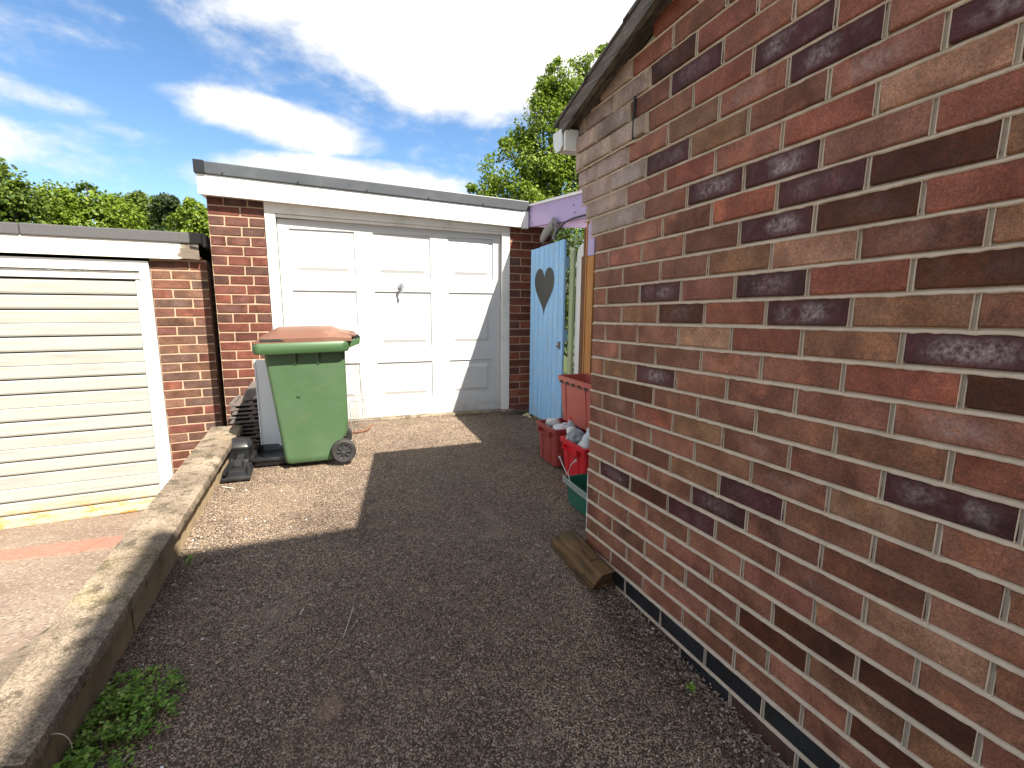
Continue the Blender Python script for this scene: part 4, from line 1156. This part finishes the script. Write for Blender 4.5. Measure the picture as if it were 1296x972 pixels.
mb = MB(); mb.box(1.842, 1.878, 3.06, 3.150, -1.09, 0.35); mb.obj('post_face', 'orange_timber', PO, bevel=0.003)
mb = MB(); mb.box(1.846, 1.878, 3.153, 3.215, -1.09, 0.56); mb.obj('post_side', 'dark_timber', PO, bevel=0.002)
mb = MB(); mb.box(1.842, 1.878, 3.06, 3.150, 0.352, 0.58); mb.obj('post_head', 'purple_paint', PO, bevel=0.003)
mb = MB(); mb.box(1.838, 1.858, 3.152, 3.166, -1.08, 0.60); mb.obj('post_strip', 'orange_timber', PO)
# fence boards that close the gap behind the brick corner
FN = P('side_fence', (1.86, 2.5, zg(2.5)), 'brown board fence hidden behind the corner of the brick building', 'fence')
for i in range(9):
    mb = MB(); mb.box(1.846, 1.868, 2.06 + i * .11, 2.165 + i * .11, -1.12, 0.50); mb.obj('fence_board', 'dark_timber', FN, bevel=0.002)
# little grey fitting on top of the gate with a drooping cable
FT = P('grey_fitting', (1.84, 3.75, 0.6), 'small grey weathered lamp fitting hanging under the canopy above the gate', 'light fitting')
mb = MB(); mb.loft([[(1.84 + r_ * math.cos(t) * .6, yq_ + 0.0, zq_ + r_ * math.sin(t)) for t in [2 * math.pi * q / 10 for q in range(10)]] for yq_, zq_, r_ in ((3.93, .565, .035), (3.86, .60, .05), (3.76, .64, .048), (3.70, .655, .03))])
smooth_by_angle(mb.obj('housing', 'render_grey', FT), 0.9)
mb = MB(); mb.tube([(1.84, 3.72, .70), (1.845, 3.67, .66), (1.842, 3.66, .60), (1.84, 3.70, .54)], 0.018, 8); mb.obj('bracket', 'render_grey', FT)
CB = P('black_cable', (1.86, 3.4, 0.6), 'thin dark cable looping from the grey fitting to the post head', 'cable')
mb = MB(); mb.tube([(1.845, 3.78, .52), (1.84, 3.70, .555), (1.84, 3.62, .60), (1.845, 3.52, .645), (1.85, 3.40, .655), (1.855, 3.28, .655), (1.86, 3.18, .65)], 0.0065, 8); mb.obj('cable_run', 'rubber', CB)

# =================================================================== RECYCLING BOXES


def tub(name, x0, x1, y0, y1, z0, z1, m, label, taper=0.05, lip=0.012, floor_=0.03, group='red recycling boxes by the corner', lift=0.0, bead=True):
    T = P(name, ((x0 + x1) / 2, (y0 + y1) / 2, z0), label, 'box', group)
    mb = MB(); t = taper
    R = lambda q, z, s_: rrect(x0 + q + s_, x1 - q - s_, y0 + q + s_, y1 - q - s_, z, 0.022, 3)
    mb.loft([R(t, z0, 0), R(0.012, z1 - .028, 0), R(0.010, z1 - .026, -lip), R(0.008, z1, -lip), R(0.010, z1, 0.004), R(t, z0 + floor_, 0.006)])
    smooth_by_angle(mb.obj('box_body', m, T), 0.5)
    mb = MB()
    ym = (y0 + y1) / 2; hw = (y1 - y0) * 0.27      # moulded carrying handle on the long side
    zt = z1 - .030; xf = x0 + 0.012
    mb.hexa([(xf - .028, ym - hw, zt - .030), (xf + .006, ym - hw, zt - .030), (xf + .006, ym + hw, zt - .030), (xf - .028, ym + hw, zt - .030), (xf - .034, ym - hw - .01, zt - .022), (xf + .006, ym - hw - .01, zt - .022), (xf + .006, ym + hw + .01, zt - .022), (xf - .034, ym + hw + .01, zt - .022)])
    for s_ in (-1, 1): mb.box(xf - .028, xf + .004, ym + s_ * hw - .004, ym + s_ * hw + .004, zt - .028, zt + .004)
    mb.obj('carry_handle', m, T)
    mb = MB()
    for yy_ in (y0 + (y1 - y0) * .30, y0 + (y1 - y0) * .72):
        mb.hexa([(x0 + t - .005, yy_ - .004, z0 + .01), (x0 + t + .01, yy_ - .004, z0 + .01), (x0 + t + .01, yy_ + .004, z0 + .01), (x0 + t - .005, yy_ + .004, z0 + .01), (x0 + .010, yy_ - .004, z1 - .06), (x0 + .02, yy_ - .004, z1 - .06), (x0 + .02, yy_ + .004, z1 - .06), (x0 + .010, yy_ + .004, z1 - .06)])
        mb.obj('side_rib', m, T); mb = MB()
    return T


tub('recycling_box', 1.425, 1.80, 2.79, 3.10, -1.100, -0.835, 'box_red_dark', 'dark dull red recycling box on the ground, furthest from the camera', 0.022)
tub('recycling_box', 1.395, 1.76, 2.35, 2.665, -1.118, -0.838, 'box_red', 'bright red recycling box full of plastic rubbish, beside the brick corner', 0.03)
# third box, faded, standing on the rims behind the others
T3 = P('recycling_box', (1.65, 2.85, -0.83), 'faded red recycling box perched on top of the other boxes', 'box', 'red recycling boxes by the corner')
mb = MB(); x0_, x1_, y0_, y1_ = 1.595, 1.83, 2.60, 3.075
R3 = lambda q, z: rrect(x0_ + q, x1_ - q, y0_ + q, y1_ - q, z, 0.02, 3)
mb.loft([R3(0.022, -0.832), R3(0.004, -0.545), R3(-0.008, -0.543), R3(-0.010, -0.505), R3(0.006, -0.505), R3(0.028, -0.80)]); smooth_by_angle(mb.obj('box_body', 'box_red_faded', T3), 0.5)
mb = MB()
for q in range(5): mb.box(1.583, 1.588, 2.66 + q * .085, 2.70 + q * .085, -0.553, -0.534)
mb.obj('rim_notch', 'rubber', T3)
mb = MB()
for yy_ in (2.70, 2.98): mb = MB(); mb.hexa([(1.612, yy_, -0.82), (1.625, yy_, -0.82), (1.625, yy_ + .008, -0.82), (1.612, yy_ + .008, -0.82), (1.594, yy_, -0.56), (1.606, yy_, -0.56), (1.606, yy_ + .008, -0.56), (1.594, yy_ + .008, -0.56)]); mb.obj('side_rib', 'box_red_faded', T3)
# green basket with white wire handles
BK = P('green_basket', (1.34, 2.2, zg(2.2)), 'small dark green crate with white wire handles, beside the brick corner', 'crate')
mb = MB(); RK = lambda q, z: rrect(1.255 + q, 1.44 - q, 1.93 + q, 2.335 - q, z, 0.014, 3)
mb.loft([RK(0.022, -1.128), RK(0.008, -0.995), RK(-.004, -0.993), RK(-.004, -0.978), RK(0.006, -0.978), RK(0.026, -1.11)]); smooth_by_angle(mb.obj('crate_body', 'basket_green', BK), 0.5)
mb = MB()
for dz in (0.0, 0.013, 0.026): mb.tube([(1.247, 1.95, -0.985 - dz), (1.245, 2.15, -0.978 - dz), (1.250, 2.335, -0.972 - dz)], 0.0022, 5)
mb.obj('wire_rail', 'wire_pale', BK)
mb = MB(); mb.tube([(1.25, 2.32, -0.975), (1.25, 2.285, -0.945), (1.252, 2.335, -0.915), (1.256, 2.39, -0.880)], 0.0028, 6); mb.tube([(1.25, 2.25, -0.975), (1.25, 2.275, -0.93), (1.252, 2.25, -0.88), (1.256, 2.205, -0.842)], 0.0028, 6)
mb.obj('wire_handle', 'wire_pale', BK)
mb = MB(); mb.tube([(1.256, 2.39, -0.880), (1.257, 2.394, -0.877)], 0.008, 8); mb.tube([(1.256, 2.205, -0.842), (1.257, 2.202, -0.839)], 0.008, 8); mb.obj('wire_end', 'wire_pale', BK)
# white upright strip at the corner foot
WT = P('white_pipe', (1.20, 1.95, zg(1.95)), 'white plastic pipe standing against the brick corner behind the green crate', 'pipe')
mb = MB(); mb.tube([(1.175, 1.915, -1.12), (1.182, 1.93, -0.80)], 0.012, 10); mb.obj('pipe_length', 'white_paint', WT)
# rubbish
rb = random.Random(4)


def bottle(loc, d, L, r, m, label, cat='bottle', cap='print_blue'):
    T = P('plastic_bottle', loc, label, cat, 'rubbish in the recycling boxes')
    d = Vector(d).normalized(); a_ = Vector(loc)
    prof_ = [(0, .82), (.04, 1), (.22, .95), (.30, 1.0), (.55, .93), (.68, 1.0), (.80, .78), (.90, .42), (1.0, .36)]
    u = Vector((0, 0, 1)) if abs(d.z) < .9 else Vector((1, 0, 0)); s1 = d.cross(u).normalized(); s2 = s1.cross(d)
    mb = MB(); mb.loft([[a_ + d * L * t + (s1 * math.cos(q) + s2 * math.sin(q)) * r * k_ * (1 + .10 * noise.noise((math.cos(q) * 2, math.sin(q) * 2, t * 6 + L * 50))) for q in [2 * math.pi * i / 14 for i in range(14)]] for t, k_ in prof_])
    smooth_by_angle(mb.obj('bottle_body', m, T), 0.8)
    mb = MB(); mb.tube([a_ + d * L, a_ + d * (L + .02)], r * .42, 10); mb.obj('bottle_cap', cap, T)
    mb = MB(); mb.tube([a_ + d * L * .32, a_ + d * L * .54], r * 1.02, 14); mb.obj('bottle_label', 'print_blue' if cap == 'print_blue' else 'panel_white', T)


bottle((1.46, 2.48, -0.875), (.3, -.5, .75), .17, .040, 'bottle_clear', 'clear squashed bottle with a blue label, sticking up from the bright red box')
bottle((1.50, 2.60, -0.90), (.5, -.2, .35), .20, .042, 'bottle_clear', 'white plastic bottle lying across the bright red box', cap='wire_pale')
bottle((1.44, 2.42, -0.90), (.2, .1, .9), .15, .032, 'bottle_clear', 'upright small bottle at the near end of the bright red box', cap='panel_white')
bottle((1.47, 2.62, -0.86), (.1, .3, .25), .16, .033, 'bag_grey', 'grey bottle lying by the far rim of the bright red box', cap='box_red')
bottle((1.47, 2.83, -0.862), (.5, .4, .10), .17, .030, 'panel_white', 'white bottle lying at the near end of the dark red box', cap='box_red')
bottle((1.52, 2.96, -0.868), (.3, -.8, .12), .19, .034, 'bottle_clear', 'pale bottle with a blue label lying in the dark red box')
for (cx_, cy_, cz_, rx, ry, rz_, m, lb) in ((1.47, 2.585, -0.835, .062, .058, .058, 'bag_grey', 'crumpled grey carrier bag bulging from the bright red box'), (1.58, 2.46, -0.85, .09, .10, .055, 'bag_grey', 'grey plastic bag pressed against the wall side of the bright red box'),
                                            (1.53, 3.03, -0.845, .055, .05, .035, 'wire_pale', 'silver grey tin in the far end of the dark red box'), (1.50, 2.87, -0.852, .05, .06, .03, 'panel_white', 'crumpled white plastic wrapper in the dark red box')):
    T = P('rubbish_bag' if 'bag' in lb else 'rubbish_item', (cx_, cy_, cz_), lb, 'bag' if 'bag' in lb else 'rubbish', 'rubbish in the recycling boxes')
    bm = bmesh.new(); bmesh.ops.create_icosphere(bm, subdivisions=3, radius=1)
    for v_ in bm.verts:
        q = 1 + .22 * noise.noise(v_.co * 2.3 + Vector((cx_ * 9, 0, 0))) + .10 * noise.noise(v_.co * 6)
        v_.co = Vector((v_.co.x * rx * q, v_.co.y * ry * q, v_.co.z * rz_ * q))
    me = bpy.data.meshes.new('crumpled_film'); bm.to_mesh(me); bm.free(); me.materials.append(MATS[m])
    o = bpy.data.objects.new('crumpled_film', me); COL.objects.link(o); o.parent = T

# =================================================================== TIMBER BLOCK
TB = P('timber_block', (1.05, 1.74, zg(1.7)), 'short weathered brown timber block lying at the foot of the brick wall', 'timber')
za, zb = -1.150, -1.167
mb = MB()
secs = []
for (y, zf, xs_) in ((1.545, zb, 0.0), (1.5455, zb, 0.0), (1.60, zb, -.002), (1.70, zb + .004, -.004), (1.80, za, -.004), (1.88, za, .000), (1.925, za, .006)):
    k_ = 1.0 if y < 1.9 else 0.90
    secs.append([(0.982 + xs_, y, zf - .01), (0.978 + xs_, y, zf + .018), (1.004 + xs_, y, zf + .058 * k_), (1.020 + xs_, y, zf + .070 * k_), (1.085 + xs_, y, zf + .072 * k_), (1.108 + xs_, y, zf + .055 * k_), (1.112, y, zf - .01)])
secs[0] = [(x_ + .002, y_ + (0.075 if i_ == 6 else 0.055 if i_ == 5 else 0.03 if i_ == 0 else 0), z_) for i_, (x_, y_, z_) in enumerate(secs[0])]; secs.pop(1)
mb.loft(secs); o = mb.obj('block_body', 'sleeper_wood', TB, bevel=0.003, seg=1)
mb = MB()
mb.hexa([(0.976, 1.62, zb + .010), (1.000, 1.62, zb + .004), (1.000, 1.93, za + .004), (0.968, 1.93, za + .008), (0.980, 1.63, zb + .044), (1.002, 1.63, zb + .050), (0.998, 1.92, za + .050), (0.974, 1.915, za + .046)])
mb.obj('split_slab', 'sleeper_wood', TB, bevel=0.003, seg=1)
mb = MB(); mb.hexa([(1.03, 1.655, zb + .0735), (1.075, 1.650, zb + .0735), (1.075, 1.657, zb + .0735), (1.03, 1.660, zb + .0735), (1.03, 1.655, zb + .0755), (1.075, 1.650, zb + .0755), (1.075, 1.657, zb + .0755), (1.03, 1.660, zb + .0755)])
mb.obj('saw_cut', 'rubber', TB)

# =================================================================== TREES AND PLANTS


def leaves(name, clumps, n, size, m, parent, base, flat=0.5, dens_noise=1.2, elong=0.6):
    """leaf quads spread through clumps (cx, cy, cz, r)"""
    cl = np.array(clumps, float); vol = cl[:, 3] ** 2; pr_ = vol / vol.sum()
    rs = np.random.RandomState(abs(hash(name + str(n))) % 1000 if False else n % 997)
    idx = rs.choice(len(cl), n, p=pr_)
    d = rs.normal(size=(n, 3)); d /= np.linalg.norm(d, axis=1)[:, None]
    rad = cl[idx, 3] * (rs.rand(n) ** 0.33) * (0.80 + 0.32 * rs.rand(n))
    c_ = cl[idx, :3] + d * rad[:, None] * np.array([1, 1, 0.82])
    # knock holes
    keep = np.array([noise.noise(Vector(p_) * dens_noise * 2) + 0.35 * noise.noise(Vector(p_) * dens_noise * 6) for p_ in c_]) > -0.16
    c_ = c_[keep]; d = d[keep]; n = len(c_)
    nrm = d * 0.7 + rs.normal(size=(n, 3)) * 0.6 + np.array([0, 0, flat]); nrm /= np.linalg.norm(nrm, axis=1)[:, None]
    t = np.cross(nrm, rs.normal(size=(n, 3))); t /= np.linalg.norm(t, axis=1)[:, None]
    b_ = np.cross(nrm, t); s_ = size * (0.6 + 0.8 * rs.rand(n))[:, None]
    V = np.empty((n, 4, 3)); V[:, 0] = c_ - t * s_; V[:, 1] = c_ + b_ * s_ * elong; V[:, 2] = c_ + t * s_; V[:, 3] = c_ - b_ * s_ * elong
    V = V.reshape(-1, 3) - np.array(base)
    me = bpy.data.meshes.new(name); me.vertices.add(len(V)); me.vertices.foreach_set('co', V.ravel())
    me.loops.add(n * 4); me.loops.foreach_set('vertex_index', np.arange(n * 4)); me.polygons.add(n)
    me.polygons.foreach_set('loop_start', np.arange(n) * 4); me.polygons.foreach_set('loop_total', np.full(n, 4))
    me.update(); me.materials.append(MATS[m])
    o = bpy.data.objects.new(name, me); COL.objects.link(o)
    if parent: o.parent = parent
    else: o.location = base
    return o


def tree(name, loc, clumps, n, size, m, label, trunk_r=0.12, group=None, cat='tree', **kw):
    T = P(name, loc, label, cat, group)
    leaves('crown', clumps, n, size, m, T, loc, **kw)
    mb = MB(); cx_ = sum(c_[0] for c_ in clumps) / len(clumps); cy_ = sum(c_[1] for c_ in clumps) / len(clumps); cz_ = sum(c_[2] for c_ in clumps) / len(clumps)
    top = (cx_, cy_, cz_); l = Vector(loc)
    mb.tube([l, l.lerp(Vector(top), .35) + Vector((.05, 0, 0)), l.lerp(Vector(top), .7), top], trunk_r, 8, trunk_r * .35); mb.obj('trunk', 'tree_bark', T)
    mb = MB()
    for c_ in clumps:
        s_ = l.lerp(Vector(top), random.uniform(.3, .75)); e_ = Vector(c_[:3]) + Vector((0, 0, c_[3] * .3)); mm = s_.lerp(e_, .5) + Vector((random.uniform(-.15, .15), 0, .12))
        mb.tube([s_, mm, e_], trunk_r * .35, 5, trunk_r * .07)
    mb.obj('limbs', 'tree_bark', T)
    return T


def cl_rand(seed, n, x, y, z, sp, r0_, r1_):
    r = random.Random(seed); out = []
    for _ in range(n): out.append((x + r.uniform(-sp[0], sp[0]), y + r.uniform(-sp[1], sp[1]), z + r.uniform(-sp[2], sp[2]), r.uniform(r0_, r1_)))
    return out


# the bright tree behind the canopy
ct = [(4.75, 8.0, 3.35, .75), (4.2, 8.1, 3.55, .62), (4.45, 8.3, 2.75, .8), (3.85, 8.0, 3.0, .55), (3.6, 8.1, 2.35, .6), (3.0, 8.0, 2.2, .42), (3.35, 8.0, 1.75, .55), (2.75, 8.1, 1.80, .32), (4.1, 8.2, 2.0, .75), (4.9, 8.2, 2.1, .8),
      (3.2, 8.2, 1.2, .45), (4.2, 8.3, 1.2, .7), (5.2, 8.4, 3.1, .8), (5.7, 8.5, 2.4, .9), (2.62, 8.0, 1.45, .22), (3.5, 8.3, 2.9, .3), (3.95, 8.0, 3.75, .3), (4.6, 8.0, 4.0, .38), (5.1, 8.0, 3.95, .35), (4.3, 8.2, 4.05, .22),
      (3.62, 8.0, 3.4, .16), (3.30, 8.1, 3.0, .12), (3.05, 8.0, 2.65, .14), (4.0, 8.0, 4.05, .12), (4.85, 8.0, 4.38, .14), (3.70, 8.0, 3.62, .12), (3.85, 8.0, 3.95, .09), (2.45, 8.0, 1.9, .10)]
tree('leafy_tree', (4.3, 8.3, -1.9), ct, 95000, 0.028, 'leaf_bright', 'tall bright green leafy tree rising behind the lilac canopy', 0.13)
tree('sapling', (2.05, 9.5, -1.9), [(1.95, 9.5, 1.75, .22), (2.25, 9.5, 1.78, .20), (2.5, 9.6, 1.70, .22), (2.1, 9.5, 1.45, .35), (2.4, 9.5, 1.35, .4), (1.75, 9.5, 1.62, .1), (2.0, 9.5, .9, .4)], 3200, 0.03, 'leaf_mid', 'small tree just showing over the black roof edge left of the leafy tree', 0.05)
tree('sapling', (0.3, 10.2, -1.9), [(0.02, 10.2, 1.98, .16), (0.4, 10.2, 1.98, .18), (.62, 10.2, 1.88, .12), (.25, 10.2, 1.7, .3), (.2, 10.2, 1.2, .4)], 1800, 0.035, 'leaf_mid', 'tip of a small tree just showing over the middle of the white garage roof', 0.05)
# shrubs seen through the gap by the gate
tree('garden_shrub', (3.3, 5.6, -1.2), cl_rand(5, 14, 3.3, 5.7, -.1, (.9, .3, .75), .25, .45), 9000, 0.035, 'leaf_dark', 'dark shrub seen through the gap right of the blue gate', 0.05, cat='shrub')
# tree line beyond the left garage
tree('broad_tree', (-5.6, 12, -2.15), [(-5.5, 12, 1.9, .75), (-6.1, 12.2, 2.2, .9), (-5.1, 12.1, 1.75, .5), (-5.5, 12, 1.0, .9), (-6.4, 12, 1.2, 1.1), (-4.95, 12, 1.2, .5), (-5.35, 11.9, 2.35, .28), (-5.0, 12, 2.05, .18)], 32000, 0.040, 'leaf_mid', 'dark green tree at the far left edge above the slatted garage', 0.16, group='trees beyond the left garage')
tree('hedge_tree', (-4.6, 13, -2.15), [(-4.9, 13, 1.9, .6), (-4.4, 13, 2.0, .48), (-4.0, 13.1, 1.75, .6), (-5.2, 13, 1.4, .8), (-4.5, 12.9, 1.3, .7), (-3.9, 13, 1.1, .7), (-4.35, 13, 2.3, .2)], 30000, 0.038, 'leaf_bright', 'rounded bright green tree, second from the left edge in the tree line', 0.13, group='trees beyond the left garage')
tree('hedge_tree', (-3.6, 14, -2.15), [(-4.0, 14, 2.0, .55), (-3.55, 14, 2.05, .5), (-3.2, 14.2, 1.85, .55), (-3.9, 14, 1.3, .7), (-3.3, 14, 1.2, .7), (-3.75, 14, 2.4, .15)], 28000, 0.04, 'leaf_mid', 'mid green tree between the rounded tree and the dark conifer', 0.13, group='trees beyond the left garage')
tree('conifer', (-2.75, 12.5, -2.15), [(-2.85, 12.5, 2.05, .24), (-2.85, 12.5, 1.7, .36), (-2.8, 12.5, 1.3, .45), (-2.8, 12.5, .9, .5), (-2.98, 12.5, 1.95, .2), (-2.68, 12.5, 1.98, .18)], 20000, 0.03, 'leaf_dark', 'dark narrow conifer in the tree line just left of the two bricks piers', 0.1, group='trees beyond the left garage', flat=0.1)
tree('hedge_tree', (-2.1, 11.5, -2.15), [(-2.15, 11.5, 1.68, .34), (-2.35, 11.5, 1.45, .35), (-1.85, 11.5, 1.55, .38), (-2.0, 11.5, 1.0, .5), (-2.4, 11.5, .9, .4), (-1.5, 11.6, 1.2, .5), (-2.25, 11.5, 1.93, .12)], 26000, 0.032, 'leaf_bright', 'yellow green tree touching the white garage corner, rightmost of the tree line', 0.1, group='trees beyond the left garage')
# far wooded mass behind them, so no bare horizon shows between crowns
far = cl_rand(11, 46, -2, 30, .3, (20, 2.5, .9), 1.4, 2.2)
o = leaves('distant_woodland', far, 42000, 0.14, 'leaf_mid', None, (-2, 30, -2.0)); tag(o, 'distant line of green woodland on the horizon behind the garages', 'woodland', kind='stuff')

# weeds against the retaining wall in the foreground
rs = random.Random(21)


def weed(name, cx_, cy_, n, sx, sy, hmax, lsize, label, m='leaf_weed', kind='stuff'):
    mb = MB(); z0_ = zg(cy_)
    for _ in range(n):
        t = rs.uniform(0, 6.283); rr_ = rs.random() ** 0.6; x = cx_ + sx * rr_ * math.cos(t); y = cy_ + sy * rr_ * math.sin(t)
        if noise.noise((x * 22, y * 22, 3)) + 0.5 * noise.noise((x * 60, y * 60, 3)) < -0.12 + 0.35 * (rr_ - .5): continue
        if x < kx(y) + .012: x = kx(y) + .012 + rs.random() * .02
        h = hmax * (1 - rr_ ** 2 * .8) * rs.uniform(.35, 1); z = zg(y) + .004 + h
        a_ = rs.uniform(0, 6.283); L = lsize * rs.uniform(.6, 1.3); W = L * .42; tz = rs.uniform(-.5, .8)
        dx, dy = math.cos(a_), math.sin(a_)
        p0 = Vector((x, y, z)); p2 = p0 + Vector((dx * L, dy * L, L * tz)); pm = p0 + Vector((dx * L * .55, dy * L * .55, L * tz * .6 + L * .12))
        sdv = Vector((-dy, dx, rs.uniform(-.4, .4))) * W
        mb.add([p0, pm + sdv, p2, pm - sdv, pm], [(0, 1, 4), (1, 2, 4), (2, 3, 4), (3, 0, 4)])
    for _ in range(n // 14):
        t = rs.uniform(0, 6.283); rr_ = rs.random(); x = cx_ + sx * .7 * rr_ * math.cos(t); y = cy_ + sy * .7 * rr_ * math.sin(t)
        mb.tube([(x, y, zg(y)), (x + rs.uniform(-.01, .01), y, zg(y) + hmax * .7)], 0.0012, 4)
    o = mb.obj(name, m, base=(cx_, cy_, zg(cy_)))
    return tag(o, label, 'weeds', kind=kind)


weed('weed_patch', -0.575, 1.50, 2300, .14, .20, .050, .0125, 'low green weeds growing where the retaining wall meets the drive')
weed('weed_patch', -0.62, 1.27, 800, .10, .13, .085, .019, 'brighter taller weeds in the bottom left corner by the wall')
weed('grass_tuft', -0.585, 2.31, 24, .02, .03, .03, .016, 'tiny green sprig in the tarmac beside the retaining wall')
weed('moss_patch', 1.76, 4.18, 900, .22, .10, .012, .010, 'dark green moss along the foot of the right garage pier', 'moss_green')
weed('moss_patch', 1.30, 4.27, 300, .30, .03, .010, .008, 'thin line of moss at the right end of the garage threshold', 'moss_green')
weed('grass_tuft', 1.02, 1.02, 16, .010, .014, .016, .012, 'tiny green sprig in the gravel at the foot of the brick wall')
mb = MB(); mb.tube([(-0.652 + 0.030 * math.cos(q_), 1.335, -1.075 + 0.045 * math.sin(q_)) for q_ in [math.pi * (1.15 - 1.2 * i_ / 14) for i_ in range(15)]], 0.0011, 5)
o = mb.obj('dead_stalk', 'stone_pale', base=(-0.65, 1.33, -1.17)); tag(o, 'thin pale bent stalk standing among the weeds', 'stalk')

# loose grit and pebbles on the drive (stuff) : one joined mesh per kind
def grit(name, n, sampler, smin, smax, m, label):
    mb_v = []; mb_f = []
    base_v = [(1, 0, 0), (0, 1, 0), (-1, 0, 0), (0, -1, 0), (0, 0, 1), (0, 0, -.6)]
    base_f = [(0, 1, 4), (1, 2, 4), (2, 3, 4), (3, 0, 4), (1, 0, 5), (2, 1, 5), (3, 2, 5), (0, 3, 5)]
    for _ in range(n):
        x, y, z = sampler(); s_ = smin + (smax - smin) * rs.random() ** 2.2; t = rs.uniform(0, 6.28); c__, s__ = math.cos(t), math.sin(t)
        ex, ey, ez = s_ * rs.uniform(.7, 1.4), s_ * rs.uniform(.6, 1), s_ * rs.uniform(.35, .75); n0 = len(mb_v)
        for vx, vy, vz in base_v:
            a1, b1 = vx * ex * rs.uniform(.8, 1.2), vy * ey * rs.uniform(.8, 1.2); mb_v.append((x + a1 * c__ - b1 * s__, y + a1 * s__ + b1 * c__, z + vz * ez))
        mb_f += [tuple(i + n0 for i in q) for q in base_f]
    mb = MB(); mb.v = mb_v; mb.f = mb_f
    o = mb.obj(name, m, base=(0, 2, zg(2))); return tag(o, label, 'gravel', kind='stuff')


def s_drive():
    y = .45 + 3.8 * rs.random() ** 1.4; x = rs.uniform(kx(y) + .01, 1.10 if y < 1.86 else 1.75); return x, y, zg(y) + .001
def s_kerb():
    y = .9 + 2.6 * rs.random(); x = kx(y) + .01 + .16 * rs.random() ** 2; return x, y, zg(y) + .003
def s_wall():
    y = .35 + 1.55 * rs.random(); x = 1.115 - .14 * rs.random() ** 1.6; return x, y, zg(y) - .03 * min(1, max(0, (x - .96) / .12)) + .002
grit('loose_grit', 60000, s_drive, .0014, .0048, 'grit_dark', 'fine loose stone grit scattered over the dark drive')
def s_left():
    y = .8 + 2.4 * rs.random(); x = kx(y) + .02 + .5 * rs.random() ** 1.7; return x, y, zg(y) + .002
grit('white_chippings', 230, s_left, .002, .0062, 'panel_white', 'scattered white stone chips beside the retaining wall')
grit('pale_chippings', 500, s_drive, .0016, .0055, 'stone_pale', 'sparse pale stone chips scattered over the drive')
grit('edge_gravel', 1500, s_wall, .002, .009, 'grit_mix', 'loose gravel in the gap along the foot of the brick wall')
grit('kerb_gravel', 1100, s_kerb, .002, .0065, 'grit_mix', 'loose gravel along the foot of the retaining wall')
for i, (x, y, s_) in enumerate(((1.80, 4.10, .03), (1.85, 4.03, .026), (1.79, 4.03, .02), (1.87, 3.96, .028), (1.76, 4.10, .018))):
    bm = bmesh.new(); bmesh.ops.create_icosphere(bm, subdivisions=1, radius=s_)
    for v_ in bm.verts: v_.co = v_.co * random.uniform(.75, 1.2); v_.co.z *= .75
    me = bpy.data.meshes.new('rubble_stone'); bm.to_mesh(me); bm.free(); me.materials.append(MATS['rubble_cream'])
    o = bpy.data.objects.new('rubble_stone', me); COL.objects.link(o); o.location = (x, y, zg(y) + s_ * .4)
    tag(o, 'cream rubble lump at the gate foot, %s from the pier' % ['nearest to second', 'third', 'second', 'furthest', 'nearest'][i], 'stone', 'cream rubble at the gate foot')
TWIG = [((0.015, 1.62), (0.06, 1.78), .0016, 'thin straight pale straw lying on the shaded drive', 'straw'), ((-0.13, 1.80), (-0.12, 1.83), .003, 'short pale twig lying on the drive left of the straw', 'twig'),
        ((-0.54, 1.335), (-0.525, 1.375), .003, 'short pale stick on the drive beside the weeds', 'twig'), ((-0.60, 3.17), (-0.53, 3.12), .003, 'thin twig beside the black plastic lid', 'twig')]
for (a_, b_, r_, lb, ct_) in TWIG:
    mb = MB(); mb.tube([(a_[0], a_[1], zg(a_[1]) + .008), (b_[0], b_[1], zg(b_[1]) + .009)], r_, 6); o = mb.obj(ct_, 'stone_pale', base=(a_[0], a_[1], zg(a_[1]))); tag(o, lb, ct_)

# =================================================================== THE HOUSE BEHIND THE CAMERA (its shadow lies on the drive)
HS = P('brick_house', (4.5, -6.0, -1.4), 'two storey brick house behind the viewer whose shadow falls on the drive', 'house')
HH = 4.3
# far left top corner found from the shadow on the drive
hx = -0.735 + 0.385 * (HH + 1.06); hy = 2.39 - 0.73 * (HH + 1.10)
MB().box(hx, hx + 7.5, hy - 8.0, hy, -1.6, HH - 0.001).obj('walls', 'brickwork', HS)
MB().box(hx, hx + 7.5, hy - 8.0, hy, HH, HH + 0.03).obj('roof', 'felt', HS)
for (wx, wz_) in ((1.6, -.1), (4.6, -.1), (1.6, 2.4), (4.6, 2.4)):
    fr = MB().box(hx + wx - .7, hx + wx + .7, hy - .02, hy + .03, wz_, wz_ + 1.2).obj('window', 'white_paint', HS); sub(fr, HS)
    MB().box(hx + wx - .62, hx + wx - .03, hy + .031, hy + .036, wz_ + .08, wz_ + 1.12).obj('pane', 'trim_black', fr)
    MB().box(hx + wx + .03, hx + wx + .62, hy + .031, hy + .036, wz_ + .08, wz_ + 1.12).obj('pane', 'trim_black', fr)

# lift everything so that the camera is at its height above the ground
for o in list(COL.objects):
    if '_b' in o.keys(): del o['_b']
    if o.parent is None and o.type in ('MESH', 'EMPTY'): o.location.z += UP
print('bricks on right wall', nb, 'objects', len(COL.objects), 'tris', sum(len(o.data.polygons) for o in COL.objects if o.type == 'MESH'))
